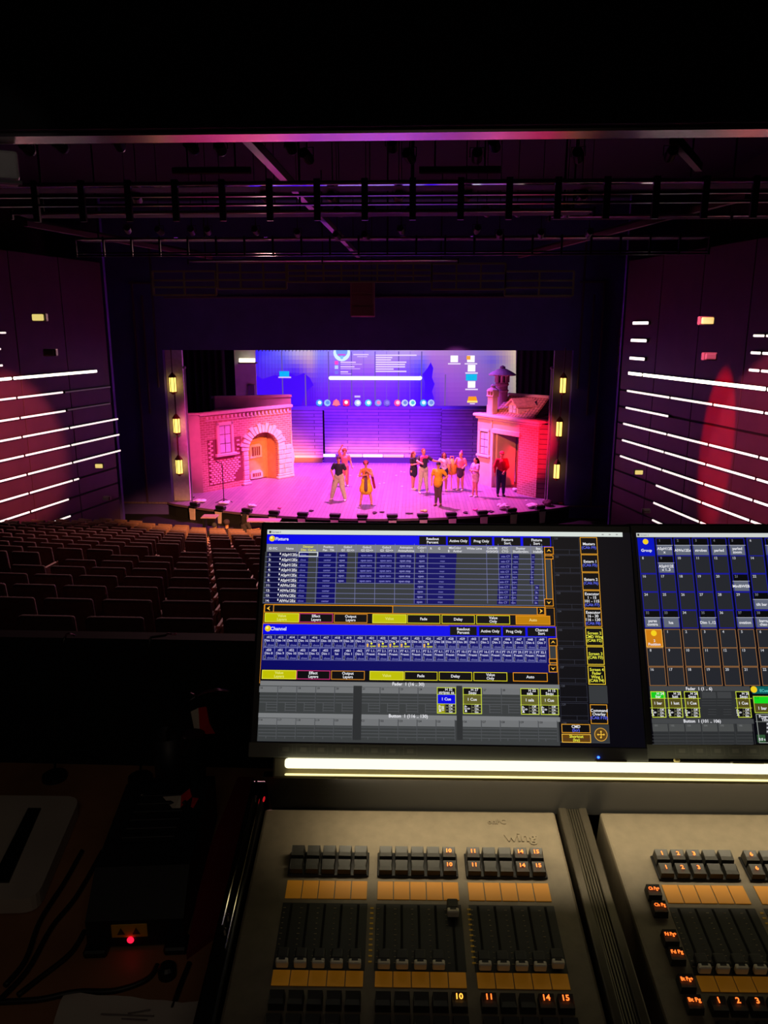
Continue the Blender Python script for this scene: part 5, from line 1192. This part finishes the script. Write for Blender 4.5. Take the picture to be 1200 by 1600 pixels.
def scroll_v(a0, b0, a1, b1):
    p.O_(a0, b0, a1, b1, ORG, 1, 4); p.R(a0+1, b0+1, a1-1, b1-1, GRY, 3)
    for (c0, c1, s_) in ((b0, b0+12, 1), (b1-12, b1, -1)):
        p.R(a0+1, c0, a1-1, c1, BK, 5); p.O_(a0, c0, a1, c1, ORG, 1, 6); m = (a0+a1)/2; ym = (c0+c1)/2
        p.poly([(m-3.6, ym+2*s_), (m, ym-2.6*s_), (m+3.6, ym+2*s_), (m, ym)], (250, 190, 60), 7)
scroll_v(850, 854.5, 865, 947.5); p.R(851, 868, 864, 873.5, BK, 5); p.O_(850.5, 868, 864.5, 874, ORG, 1, 6)
p.O_(413.5, 944, 853, 957, ORG, 1, 4); p.R(414.5, 945, 852, 956, GRY, 3); p.R(428, 945.2, 613, 956.5, BK, 4); p.O_(427.5, 944.6, 614, 957, ORG, .9, 5)
p.R(415, 945.2, 426, 956, BK, 4); p.poly([(417, 950.6), (422, 947.2), (420.5, 950.6), (422, 954.2)], (250, 190, 60), 6); p.R(839, 948.5, 851, 961, BK, 5); p.O_(838.5, 948.5, 851.5, 961, ORG, 1, 6); p.poly([(848, 954.8), (843, 951.2), (844.5, 954.8), (843, 958.6)], (250, 190, 60), 7)
def btn(a0, b0, a1, b1, lines, oc, fill=BK, tc=WHT, h=4.0, pp=None):
    q = pp or p
    q.R(a0, b0, a1, b1, fill, 3); q.O_(a0, b0, a1, b1, oc, 1.0, 5)
    for i, s_ in enumerate(lines):
        n = len(lines); q.T(s_, (a0+a1)/2, (b0+b1)/2+(i-(n-1)/2)*h*1.38, h, tc[i] if isinstance(tc, list) else tc, 6, maxw=(a1-a0)-3)
def tabs(y, x, auto):
    k = 1.0
    for a, b, ln, oc, fl, tc in ((0, 53, ('Value', 'Layers'), (230, 225, 60), (190, 190, 0), (225, 225, 110)), (54, 106, ('Effect', 'Layers'), (200, 50, 120), BK, WHT), (108, 160, ('Output', 'Layers'), (200, 130, 40), BK, WHT), (168, 221, ('Value',), (230, 225, 60), (190, 190, 0), (225, 225, 110)), (222, 274, ('Fade',), (215, 205, 30), BK, WHT), (276, 328, ('Delay',), (215, 205, 30), BK, WHT), (330, 383, ('Value', 'Only'), (215, 205, 30), BK, WHT), (391.5, 446, ('Auto',), ORG, (190, 125, 0) if auto else BK, (240, 215, 130) if auto else WHT)):
        yy = y+(a)*.010; btn(x+a, yy, x+b, yy+14, ln, oc, fl, tc)
tabs(957.8, 414, True); p.O_(412.5, 945, 867, 973.4, ORG, .6, 2)
p.R(411.5, 974.2, 702, 990.6, LBL, 2); p.R(701, 977, 869, 994.5, LBL, 2); p.disc(418.7, 982, 4.6, (235, 200, 30), 4); p.disc(417.6, 980.8, 2, (255, 245, 120), 5); p.T('Channel', 435, 982.2, 5.2, WHT)
for a, b, tx in ((703, 745, ('Readout', 'Percent')), (748.5, 783, ('Active Only',)), (785.5, 821, ('Prog Only',)), (824, 868, ('Channel', 'Sort'))):
    y = 979+(a-703)*.012; p.R(a, y, b, y+13.5, BK, 3)
    for i, q in enumerate(tx): p.T(q, (a+b)/2, y+6.6+(i-(len(tx)-1)/2)*5.4, 4.0, WHT, 5, maxw=b-a-4)
p.R(410.5, 991, 870, 1046, (3, 4, 92), 1)
ids = ['%d' % i for i in list(range(412, 430))+list(range(443, 450))]; nm = ['Dim %d' % i for i in list(range(13, 31))+list(range(1, 8))]
id2 = ['450', '451', '452', '453', '454', '455', '460', '461', '462']+['FT %s' % q for q in '1.1. 2.1. 3.1. 4.1. 5.1. 5.1. 6.1. 7.1. 10.1 10.1 16.1 19.1 19.1 29.1 31.1 32.1'.split()]
nm2 = ['Dim 8', 'Dim 9', 'Dim 10', 'Dim 11', 'Dim 12', 'Dim 1', 'lus', 'Dim 1', 'Dim 2']+['Preset']*16
for c in range(25):
    a = 412+17.72*c; yy = 991.5+c*.16
    for rr, (q1, q2) in enumerate(((':'+ids[c], nm[c]), (id2[c] if id2[c][0] == 'F' else ':'+id2[c], nm2[c]))):
        y = yy+20*rr; aa = a-rr*.9; p.R(aa, y, aa+17.1, y+19.4, (10, 12, 104), 2); p.O_(aa, y, aa+17.5, y+19.6, (120, 124, 185), .55, 3)
        p.T(q1, aa+8.8, y+4.0, 3.4, (205, 205, 235), 5, maxw=16); p.T(q2, aa+8.8, y+9.0, 3.4, (205, 205, 235), 5, maxw=16.6)
        op = rr == 0 and c in (9, 10, 11, 12, 14)
        p.R(aa+1.2, y+12.2, aa+(4.6 if op else 3.8), y+18.3, (240, 180, 40) if op else (2, 2, 30), 4); p.O_(aa+1.2, y+12.2, aa+(4.6 if op else 3.8), y+18.3, (150, 150, 190), .5, 5)
        if op: p.disc(aa+9, y+12.6, 1.6, (240, 240, 60), 5, 8)
        p.T('open' if op else 'close', aa+11, y+16.3, 3.2, (225, 225, 60) if op else (120, 122, 180), 5, maxw=11)
scroll_v(857, 997.5, 871, 1050.5); p.R(858, 1029, 870, 1035.5, BK, 5); p.O_(857.5, 1029, 870.5, 1036, ORG, 1, 6)
tabs(1046.7, 409.7, False); p.O_(410.5, 974, 873, 1067.5, (200, 130, 40), .7, 2)
p.R(407, 1063.5, 875, 1158, (58, 61, 62), 1)
p.R(407, 1063.6, 874, 1071, (118, 120, 122), 2); p.T('Fader  1 (16 .. 30)', 638, 1068.8, 4.6, WHT)
p.R(404, 1113.8, 875, 1121, (122, 124, 126), 2); p.T('Button  1 (116 .. 130)', 638, 1118.8, 4.6, WHT)
for g in range(3):
    for c in range(5):
        for rr in (0, 1):
            a = 405.5-rr*1.5+g*159.5+c*29.6; y = (1072 if rr == 0 else 1121.8)+(a-405)*.010
            p.R(a, y, a+29, y+(9.5 if rr == 0 else 10.5), (112, 114, 116), 2); p.T(str((16 if rr == 0 else 116)+g*5+c), a+3.5, y+2.6, 2.8, (30, 30, 34), 5, maxw=8)
            p.R(a+28.3, y, a+29.2, y+(40 if rr == 0 else 33), (78, 80, 84), 4)
            for i in range(3): p.R(a, y+14.5+i*5-(0 if rr == 0 else 2), a+28.5, y+15.4+i*5-(0 if rr == 0 else 2), (84, 86, 90), 3)
            if rr == 0:
                for i in range(3): p.R(a+11, y+28+i*4.6, a+28, y+28.8+i*4.6, (84, 86, 90), 3)
                p.R(a+10.4, y+25.5, a+11.2, y+39, (84, 86, 90), 3)
            else: p.R(a, y+27.6, a+28.5, y+28.4, (84, 86, 90), 3); p.R(a+11, y+28, a+11.8, y+32, (84, 86, 90), 3)
for a, b, ta, tb in ((552.5, 564, 551, 563.5), (713, 723, 712, 723)): p.R(a, 1071.5, b, 1156, (44, 46, 48), 5)
def execu(q, a, y, top, nmx, cue, cc=(98, 96, 40), hot=False, w_=30, green=False):
    q.R(a, y, a+w_, y+41, BK, 6); q.R(a+1, y+1, a+w_-1, y+10.8, (20, 200, 30) if green else BK, 7); q.T(top, a+w_*.62, y+3.4, 3.8, WHT, 8, maxw=w_*.66); q.T(nmx, a+w_/2, y+8, 4.2, WHT, 8, maxw=w_-1.5)
    q.R(a+1, y+11.4, a+w_-1, y+25.5, cc, 7); q.T(cue, a+w_*.5, y+18.4, 4, WHT, 8, maxw=w_-6)
    q.R(a+1, y+26, a+w_*.42, y+40, (150, 150, 20) if hot else (12, 12, 14), 7); q.T('MTP', a+w_*.16, y+33, 3.6, WHT, 8, rot=1, maxw=12); q.T('100' if hot else '0', a+w_*.31, y+33, 3.4, WHT, 8, rot=1, maxw=12)
    for i, s_ in enumerate(('Off', 'On', 'Go')): q.R(a+w_*.45, y+26.6+i*4.7, a+w_-1.2, y+30.6+i*4.7, (26, 26, 28), 7); q.O_(a+w_*.45, y+26.4+i*4.7, a+w_-1, y+30.8+i*4.7, (120, 120, 90), .5, 7.5); q.T(s_, a+w_*.72, y+28.7+i*4.7, 3.0, WHT, 8, maxw=w_*.45)
    q.O_(a, y, a+w_, y+41, (200, 215, 60), 1.0, 9); q.R(a, y+10.6, a+w_, y+11.4, (200, 215, 60), 9); q.R(a, y+25.6, a+w_, y+26.3, (200, 215, 60), 9)
execu(p, 682.6, 1073.8, 'H 32', 'stripes sa', '1 Cue', (0, 0, 225), True); execu(p, 723, 1074.3, 'H 27', 'Sequ', '1 Cue'); execu(p, 812.8, 1075.4, 'H 22', 'sala', '1 sala'); execu(p, 843.4, 1075.8, 'H 15', 'Sequ', '1 Cue')
for i in range(11):
    y = 839+28.4*i+(0 if i < 5 else 1.2*(i-4)*.6); x0 = 863+1.35*i; x1 = 906+1.55*i
    p.R(x0, y, x1, y+27, (8, 9, 16), 2); p.O_(x0, y, x1, y+27.5, (44, 46, 58), .7, 3); p.R(x0, y+19.5, x1, y+20.2, (44, 46, 58), 3); p.R(x0+26, y+20, x0+26.7, y+27, (44, 46, 58), 3); p.T('.%d' % (120+i), x0+5, y+2.6, 2.8, (70, 72, 84), 4)
BLT = (90, 100, 225); YT = (235, 235, 70)
menu = [(839.5, 866, ('Masters', '(CAlt F9)'), 1, 0), (866.5, 894, ('Extern 1', '(CAlt F5)'), 1, 0), (894.5, 922, ('Extern 2', '(CAlt F6)'), 1, 0), (922.5, 950.5, ('Executor', '1 - 15', '101 - 115', '(CAlt F7)'), 1, 0), (951.2, 979.5, ('Executor', '16 - 30', '116 - 130', '(CAlt F8)'), 1, 0),
        (980.8, 1009, ('Screen 2', 'CMD Wing', '(CAlt F2)'), 0, 1), (1010, 1038.5, ('Screen 3', '(CAlt F3)'), 0, 1), (1040, 1069.5, ('Screen 4', 'Fader', 'Wing 1', '(CAlt F4)'), 0, 1), (1100.5, 1131, ('Command', 'Overlay', '(CAlt F10)'), 1, 0)]
for y0, y1, ln, bl, ye in menu:
    x = 905.6+(y0-839.5)*.061; btn(x, y0, x+28.6, y1, ln, (215, 150, 40) if not ye else (235, 200, 50), BK, [WHT]*(len(ln)-1)+[BLT] if bl else YT, 4.1)
p.R(919.5, 1071, 950, 1099, (52, 55, 58), 2); p.R(922, 1132, 953, 1160, (52, 55, 58), 2)
btn(877, 1131, 922.5, 1145, ('CMD', '(Scr)'), (215, 150, 40), BK, [WHT, BLT]); btn(877.5, 1146.6, 923.5, 1160, ('Shortcut', '(Ins)'), (235, 180, 60), (96, 62, 14), YT)
p.disc(938.8, 1147.8, 9.4, (215, 160, 60), 4, 24); p.disc(938.8, 1147.8, 8.4, (90, 64, 26), 5, 24)
p.R(934, 1147.2, 943.6, 1148.4, (240, 190, 60), 6); p.R(938.2, 1143, 939.4, 1152.6, (240, 190, 60), 6)
for dx, dy_ in ((0, -4.6), (0, 4.6), (4.6, 0), (-4.6, 0)): p.disc(938.8+dx, 1147.8+dy_, 1.5, (240, 190, 60), 6, 4)
p.R(876, 1158.4, 953, 1160.3, (60, 64, 70), 2)
p.mb.build('display', SM, T1, fix=False)
mb = MB(); mb.ball((.4665, -.0125, .0006), (.0018, .0016, .001), 8); mb.build('power_light', mat('blue_power_light', (40, 90, 255), .4, emit=(40, 90, 255), es=6), T1)

T2, p = monitor(mon_frame(.3, 28.8, 1020, 1163, 1.06), 'right touch monitor with dark pool grids, cut off by the photo edge')
p.R(994, 832.8, 1300, 839.2, (205, 210, 206)); p.R(995.5, 834, 999, 837.5, (60, 60, 60), 2); p.T('Screen 2', 1007, 836, 2.6, (130, 130, 135))
gl = {(0, 1): ('ASpH12E', 'x'), (0, 2): ('AlWa12Ex',), (0, 3): ('strobes',), (0, 4): ('parled',), (0, 5): ('parled', 'zoom'), (0, 7): ('parled',), (1, 1): ('ASpH12E', 'x 1..3'), (2, 5): ('MiniBWEB',), (3, 6): ('tilt bar',), (4, 0): ('pares', 'contra'), (4, 1): ('lua',), (4, 3): ('Dim 1..12',), (4, 5): ('ovation',), (4, 6): ('barra', 'chao')}
for rr in range(8):
    y = (840.5, 868, 896.5, 925, 953.3, 983, 1012, 1042)[rr]; hh = 27.4 if rr < 5 else 28.4; cw = 28.4+.12*rr; x0 = (995.4, 997.8, 1000.3, 1002.8, 1005, 1007.3, 1009.8, 1012.4)[rr]
    oc = (24, 24, 150) if rr < 5 else (150, 104, 62)
    for c in range(0, 16):
        a = x0+c*cw
        if a > 1500: break
        p.R(a, y, a+cw-.8, y+hh, (36, 38, 44), 2); p.O_(a, y, a+cw, y+hh+1.1, oc, 1.2 if rr < 5 else .9, 4)
        if (rr, c) == (0, 0): p.R(a, y, a+cw, y+hh, (0, 16, 190), 5); p.disc(a+13, y+6, 4.4, (240, 205, 30), 6); p.T('Group', a+14.5, y+19.5, 4.4, WHT, 6); continue
        if (rr, c) == (5, 0): p.R(a, y, a+cw, y+hh, (205, 125, 20), 5); p.O_(a, y, a+cw, y+hh, (240, 180, 80), 1, 6); p.disc(a+14, y+6.4, 4.4, (245, 210, 30), 6); p.T('2', a+15, y+18, 3.6, WHT, 7); p.T('Position', a+15, y+23.6, 4, WHT, 7, maxw=24); continue
        n = rr*8+c if rr < 5 else (rr-5)*8+c
        if rr > 5 and c > 15: continue
        q = gl.get((rr, c))
        if c < 8 or rr < 5:
            p.T(str(n if c < 8 else n+40), a+6.5, y+4, 3.8, (100, 102, 108) if q else (196, 198, 204), 5)
        if q:
            p.R(a+1, y+.8, a+cw-1.2, y+11, (6, 7, 10), 3); p.R(a+1, y+11.4, a+cw-1.2, y+hh-.6, (96, 102, 118), 3); p.R(a+1, y+11.2, a+cw-1.2, y+12, (175, 178, 190), 4); p.T(str(n), a+6.5, y+4.4, 3.4, (100, 102, 108), 4)
            for i, s_ in enumerate(q): p.T(s_, a+cw/2, y+19.4+(i-(len(q)-1)/2)*5.4, 4.2, WHT, 6, maxw=cw-3)
p.R(1014.5, 1072, 1172, 1079.6, (66, 68, 70), 3); p.T('Fader  1 (1 .. 6)', 1092, 1076, 4.4, WHT)
p.R(1018, 1123, 1178, 1130.4, (66, 68, 70), 3); p.T('Button  1 (101 .. 106)', 1097, 1126.6, 4.4, WHT)
p.R(1015, 1080, 1178, 1163, (44, 46, 48), 1)
for c in range(6):
    a = 1019+25.8*c+(3 if c == 5 else 0); p.R(a, 1131, a+25, 1143, (74, 76, 76), 2); p.T(str(101+c), a+6, 1133.6, 2.6, (110, 112, 112), 4)
    for i in range(4): p.R(a, 1147.5+i*5, a+25, 1148.2+i*5, (66, 68, 70), 3)
    p.R(a+25, 1131, a+25.6, 1163, (60, 62, 64), 3)
for c in range(2):
    a = 1096+24*c; p.R(a, 1081, a+23, 1091, (62, 64, 66), 3)
    for i in range(3): p.R(a, 1094+i*4, a+23, 1094.8+i*4, (62, 64, 66), 3)
    for i in range(3): p.R(a+10, 1108+i*4, a+23, 1108.8+i*4, (62, 64, 66), 3)
execu(p, 1015.6, 1080.2, 'H 24', 'bar', '1 bar', (84, 76, 30), w_=25.4, green=True); execu(p, 1042, 1080.2, 'H 25', 'lust', '1 lust', (84, 76, 30), w_=25.4); execu(p, 1068, 1080.2, 'H 26', 'Sequ', '1 Cue', (84, 76, 30), w_=26); execu(p, 1148.4, 1080.2, 'H 28', 'Sequ', '1 Cue', (84, 76, 30), w_=26)
p.R(1174, 1072.5, 1300, 1084, (10, 92, 92), 7); p.T('ECue', 1193, 1079, 4, (90, 200, 190), 8); p.disc(1177.4, 1077.4, 4.8, (240, 205, 30), 9)
p.R(1175.5, 1087.5, 1212, 1114, (84, 76, 30), 10); p.R(1175.5, 1087.5, 1212, 1099, (20, 215, 30), 11); p.T('1.1', 1182, 1090.4, 3.2, (10, 70, 14), 12); p.T('1 bar', 1191, 1106.5, 4.4, WHT, 12); p.O_(1175.5, 1087.5, 1212, 1114, (180, 200, 60), 1, 13)
p.R(1180, 1115.6, 1300, 1161, (20, 21, 24), 10); p.O_(1180, 1115.6, 1300, 1161, (150, 156, 150), 1, 12); p.T('Program', 1195, 1119.4, 3.8, WHT, 13); p.T('Time', 1195, 1124.4, 3.8, WHT, 13); p.R(1182, 1148, 1196, 1160, (46, 84, 52), 12); p.T('0.0 s', 1190, 1155, 3.6, WHT, 13); p.R(1180, 1127, 1300, 1128, (120, 124, 120), 12)
for i in range(3): p.R(1197, 1129+i*6, 1230, 1134+i*6, (34, 36, 38), 12); p.T('Pr', 1199.5, 1131.4+i*6, 3.2, WHT, 13)
p.mb.build('display', SM, T2, fix=False)

# ------------------------------------------------ glowing lamp bar under the monitors
O, r, u, n = mon_frame(1.3, 28.8, 402, 1160, 1.06)
LB_ = empty('lamp_bar', O+u*-.0285+n*.004, 0, 'long glowing warm white lamp bar beneath the monitors', 'lamp', rot=frame_rot(r, u, n))
mb = MB(); mb.rbox(.022, -.0185, -.03, 1.12, .0105, -.009, .003, 2); mb.build('housing', mat('bar_housing', (120, 112, 90), .35, .5), LB_)
mb = MB(); mb.rbox(.040, -.0045, -.009, 1.115, .0085, .0055, .004, 3); tb = mb.build('diffuser', mat('warm_diffuser', (255, 252, 225), .5, emit=(255, 248, 205), es=1.5), LB_, smooth=True)
mb = MB(); mb.rbox(.040, -.0142, -.009, 1.115, -.0118, -.001, .0008, 1); mb.build('lower_lip', mat('lip_painted_reflection', (255, 246, 190), .5, emit=(255, 240, 170), es=1.1), LB_)  # lip only reflects the bar; emission paints in that bright line
for x in (.462, .645): mb = MB(); mb.rbox(x, .0085, -.006, x+.042, .0115, .004, .0008, 1); mb.build('clip', mat('bar_housing', (120, 112, 90), .35, .5), LB_)
mb = MB(); mb.rbox(.568, .010, -.004, .575, .014, .003, .001, 1); mb.build('yellow_tab', mat('yellow_tab', (250, 230, 150), .5), LB_)
LP = O+r*.63+u*-.056+n*-.008
al = bpy.data.lights.new('bar_glow', 'AREA'); al.shape = 'RECTANGLE'; al.size = 1.06; al.size_y = .010; al.energy = 1.35; al.color = (1, .84, .56)
ao = bpy.data.objects.new('bar_glow', al); COL.objects.link(ao)
al.spread = radians(142); zz = V((0, -.078, .105)).normalized(); xx = (r-zz*r.dot(zz)).normalized(); ao.matrix_world = M4.Translation(LP) @ M4((xx, zz.cross(xx), zz)).transposed().to_4x4()

# ------------------------------------------------ things on the desk at the left
def dpt(u, v, z=DZ): return on_z(u, v, z)
# pale flat case with a dark strap
q = [dpt(-60, 1262), dpt(128, 1264), dpt(60, 1428), dpt(-120, 1432)]
c0 = dpt(20, 1350); t = empty('pale_tablet_case', c0, 0, 'pale grey flat case with a dark band lying at the left edge of the desk', 'case')
mb = MB(); P_ = [(x.x-c0.x, x.y-c0.y) for x in q]
def rounded(poly, r, n=5):
    out = []; m = len(poly)
    for i in range(m):
        a, b, c = V((*poly[i-1], 0)), V((*poly[i], 0)), V((*poly[(i+1) % m], 0)); p0 = b+(a-b).normalized()*r; p1 = b+(c-b).normalized()*r
        for k in range(n+1): s = k/n; z = p0*(1-s)**2+b*2*s*(1-s)+p1*s*s; out.append((z.x, z.y))
    return out
mb.prism(rounded(P_, .03), .002, .028, 'z'); mb.build('shell', mat('case_grey', (190, 178, 166), .5, noise=.06), t)
q = [dpt(44, 1263, DZ+.03), dpt(64, 1263, DZ+.03), dpt(14, 1378, DZ+.03), dpt(-14, 1378, DZ+.03)]
mb = MB(); mb.prism([(x.x-c0.x, x.y-c0.y) for x in q], .028, .031, 'z'); mb.build('dark_band', BLKP, t)
# black device
F0, F1 = dpt(138, 1490), dpt(290, 1484); W = (F1-F0).length; ang = atan2(F1.y-F0.y, F1.x-F0.x)
t = empty('radio_base', F0, ang, 'black boxy device with a yellow sticker and red power light', 'device')
mb = MB(); mb.prism([(0, .012), (.30, .012), (.30, .10), (.24, .125), (.06, .10), (0, .055)], 0, W, 'x'); mb.build('body', mat('device_black', (20, 20, 26), .5, noise=.1), t)
LX = .26*W
mb = MB(); mb.rbox(LX, -.0015, .027, LX+.052, .0002, .049, .0005, 1); st_ = mb.build('yellow_sticker', mat('sticker_ochre', (226, 166, 30), .6), t)
mb = MB()
for x in (.014, .036): mb.lathe([(.006, 0), (.006, .0003)], 3, (0, 0, 0)) if 0 else mb.add([(LX+x-.006, -.0018, .032), (LX+x+.006, -.0018, .032), (LX+x, -.0018, .044)], [(0, 1, 2)])
mb.build('warning_print', mat('print_dark', (70, 44, 20), .7), st_, fix=False)
mb = MB(); mb.ball((LX+.027, -.003, .0235), (.0052, .003, .0052), 12); mb.build('red_power_light', mat('red_led', (255, 40, 70), .4, emit=(255, 24, 60), es=1.6), t)
for x in (-.004, W-.03): mb = MB(); mb.rbox(x, -.012, 0, x+.034, .02, .013, .003, 1); mb.build('foot', BLKP, t)
for i in range(6): mb = MB(); mb.rbox(.03, .10+.022*i, .112, W-.03, .108+.022*i, .1215, .001, 1); mb.build('vent_rib', mat('device_black', (20, 20, 26), .5), t)
mb = MB(); mb.tube([(.11, .27, .11), (.112, .275, .20)], .022, 12); mb.build('knob_tower', BLKP, t)
# white and red cloth on the device
def flag(name, pts_w, pts_r, loc, label, mats=None):
    t = empty(name, loc, 0, label, 'flag')
    for nm_, pts, m in (('white_half', pts_w, mat('flag_white', (196, 184, 168), .8)), ('red_half', pts_r, mat('flag_red', (210, 26, 40), .8))):
        vs = [V(p)-V(loc) for p in pts]; n_ = len(vs); mb = MB(); mb.add(vs+[x+V((0, .004, -.003)) for x in vs], [tuple(range(n_)), tuple(range(n_, 2*n_))[::-1]]+[(i, i+n_, (i+1) % n_+n_, (i+1) % n_) for i in range(n_)]); mb.build(nm_, m, t)
    return t
Z1 = DZ+.135; yF = 1.16
fp = lambda u, v, y: on_y(u, v, y)
flag('small_flag', [fp(220, 1242, 1.15), fp(232, 1238, 1.16), fp(250, 1245, 1.15), fp(283, 1243, 1.14), fp(281, 1280, 1.11), fp(262, 1286, 1.10), (fp(243, 1279, 1.12)), fp(232, 1262, 1.13)],
     [fp(283, 1243, 1.14), fp(296, 1232, 1.16), fp(300, 1246, 1.15), fp(310, 1247, 1.14), fp(294, 1278, 1.11), fp(281, 1280, 1.11)], fp(262, 1286, 1.10), 'crumpled white and red cloth flag draped on the black device')
flag('small_flag', [fp(298, 1112, 1.28), fp(310, 1106, 1.285), fp(312, 1142, 1.27), fp(304, 1143, 1.27)], [fp(310, 1106, 1.285), fp(322, 1104, 1.28), fp(327, 1130, 1.27), fp(336, 1146, 1.27), fp(322, 1147, 1.27), fp(312, 1142, 1.27)], fp(312, 1142, 1.27), 'small white and red flag hanging from the curved lamp neck')
# gooseneck lamp in a cup
C0 = dpt(252, 1205); Yg = 1.31; base = on_y(255, 1200, Yg); base.z = DZ
t = empty('gooseneck_lamp', base, 0, 'thin black gooseneck lamp curving out of a cup, tip lit magenta', 'lamp')
pts = [on_y(a, b, Yg) for a, b in ((262, 1143), (274, 1122), (290, 1100), (306, 1088), (322, 1081), (340, 1078), (358, 1080))]
pts = [V((pts[0].x, Yg, DZ+.05))]+pts
mb = MB(); mb.tube([x-base for x in pts[:5]], .0035, 8); mb.build('neck', mat('neck_black', (24, 22, 24), .35), t, smooth=True)
mb = MB(); mb.tube([x-base for x in pts[4:]], [.0028, .003, .003, .002], 8); mb.build('tip', mat('neck_painted_glint', (190, 120, 160), .2, .9), t, smooth=True)  # pink metal colour paints in the magenta light on the neck
mb = MB(); pk = [on_y(a, b, Yg) for a, b in ((298, 1082), (303, 1084), (307, 1090))]; mb.tube([x-base for x in pk], .0016, 6); mb.build('clip', mat('neck_painted_glint', (190, 120, 160), .2, .9), t)
cb = V((on_y(262, 1150, Yg).x, Yg, DZ)); t = empty('pen_cup', (cb.x, cb.y, DZ), 0, 'dark round cup the gooseneck lamp stands in', 'cup')
hc = on_y(262, 1146, Yg).z-DZ
mb = MB(); mb.lathe([(.026, 0), (.030, hc), (.0275, hc), (.024, .004)], 20); mb.build('wall', mat('cup_grey', (26, 26, 32), .5), t, smooth=True)
# two thin stems at the parapet
for (u0, u1, lb) in ((98, 110, 'thin gooseneck stem with a pink glint at the left of the parapet'), (232, 268, 'thin gooseneck stem with a pink glint near the middle of the parapet')):
    b0 = on_y(u0-14, 1200, 1.38); b0.z = DZ; t = empty('gooseneck_lamp', b0, 0, lb, 'lamp')
    ps_ = [b0, on_y(u0-12, 1120, 1.38), on_y(u0-8, 1060, 1.38), on_y(u0, 1010, 1.38), on_y(u0+3, 996, 1.38)]
    mb = MB(); mb.tube([x-b0 for x in ps_], .0025, 8); mb.build('neck', mat('neck_black', (24, 22, 24), .35), t, smooth=True)
    tip = [on_y(u0+3, 998, 1.38), on_y(u0+6, 991, 1.38), on_y(u0+10, 989.5, 1.38), on_y(u0+19, 993.5, 1.38)] if u0 < 200 else [on_y(259, 992.5, 1.38), on_y(263, 990, 1.38), on_y(268, 991, 1.38), on_y(275, 991, 1.38)]
    if u0 > 200: mb = MB(); mb.tube([ps_[-1]-b0, tip[0]-b0], .0025, 6); mb.build('neck_end', mat('neck_black', (24, 22, 24), .35), t)
    mb = MB(); mb.tube([x-b0 for x in tip], .002, 8); mb.build('tip', mat('neck_painted_glint', (190, 120, 160), .2, .9), t, smooth=True)  # pink glint put into the tip colour
    mb = MB(); mb.lathe([(.025, 0), (.024, .01), (.005, .014)], 14); mb.build('foot', BLKP, t)
# dark red folder
q = [dpt(372, 1222), dpt(396, 1222), dpt(372, 1440), dpt(292, 1500), dpt(318, 1360)]; c0 = dpt(350, 1380)
t = empty('red_folder', c0, 0, 'dark red folder lying between the black device and the console', 'folder')
mb = MB(); mb.prism([(x.x-c0.x, x.y-c0.y) for x in q], .0, .012, 'z'); mb.build('cover', mat('folder_red', (120, 14, 30), .6, noise=.1), t)
mb = MB(); mb.prism([((x.x-c0.x)*.97, (x.y-c0.y)*.97) for x in q], .003, .009, 'z'); mb.build('pages', mat('paper', (200, 190, 180), .8), t)
# paper and cables
q = [dpt(100, 1560), dpt(312, 1575), dpt(300, 1680), dpt(60, 1680)]; c0 = dpt(200, 1620)
t = empty('paper_sheet', c0, 0, 'crumpled white paper sheet at the bottom photo edge', 'paper')
mb = MB(); n_ = 8; vs = []; fs = []; rnd = random.Random(5)
for j in range(n_+1):
    for i in range(n_+1):
        a = q[0].lerp(q[1], i/n_); b = q[3].lerp(q[2], i/n_); x = a.lerp(b, j/n_)-c0; vs.append((x.x, x.y, .003+.006*abs(sin(i*1.3+j*.9))+.004*rnd.random()))
for j in range(n_):
    for i in range(n_): k = j*(n_+1)+i; fs.append((k, k+1, k+n_+2, k+n_+1))
mb.add(vs, fs); mb.build('sheet', mat('paper', (200, 190, 180), .8), t, smooth=True)
mb = MB()
for (a, b, c, d) in ((158, 1585, 240, 1588), (190, 1592, 230, 1594), (200, 1584, 235, 1578)):
    x0, x1 = dpt(a, b, DZ+.014)-c0, dpt(c, d, DZ+.014)-c0; x0.z = x1.z = .0145; mb.tube([x0, x1], .0012, 4)
mb.build('print_lines', mat('print_grey', (110, 100, 100), .8), t)
cabs = [([(8, 1540), (40, 1500), (62, 1440), (100, 1380), (128, 1330)], 'dark cable curving up past the pale case'),
        ([(-20, 1580), (40, 1520), (80, 1450), (120, 1400), (160, 1330)], 'second dark cable running beside the one past the pale case'),
        ([(28, 1555), (60, 1530), (110, 1490), (132, 1455)], 'dark cable ending at the left foot of the black device'),
        ([(-10, 1566), (60, 1562), (120, 1550), (180, 1548), (230, 1530), (246, 1508)], 'long dark cable sweeping below the black device'),
        ([(268, 1578), (282, 1540), (290, 1520), (296, 1505)], 'short dark cable between the paper and the red folder')]
for pts_, lb in cabs:
    P_ = [dpt(a, b, DZ+.0045) for a, b in pts_]; sm_ = []
    for i in range(len(P_)-1):
        p0, p1, p2, p3 = P_[max(i-1, 0)], P_[i], P_[i+1], P_[min(i+2, len(P_)-1)]
        for k in range(5):
            s_ = k/5; sm_.append(.5*((2*p1)+(p2-p0)*s_+(2*p0-5*p1+4*p2-p3)*s_*s_+(3*p1-p0-3*p2+p3)*s_**3))
    sm_.append(P_[-1]); mb = MB(); mb.tube([x-P_[0] for x in sm_], .004, 8); o = mb.build('desk_cable', mat('cable_black', (26, 20, 20), .5), smooth=True, label=lb, cat='cable'); o.location = P_[0]
P = dpt(262, 1524); mb = MB(); mb.lathe([(.013, 0), (.013, .014), (.009, .018), (.003, .018)], 16); o = mb.build('black_knob', BLKP, smooth=False, label='small round black cap on the desk below the black device', cat='cap'); o.location = P

bpy.data.objects.remove(_to); bpy.data.collections.remove(_tcol)
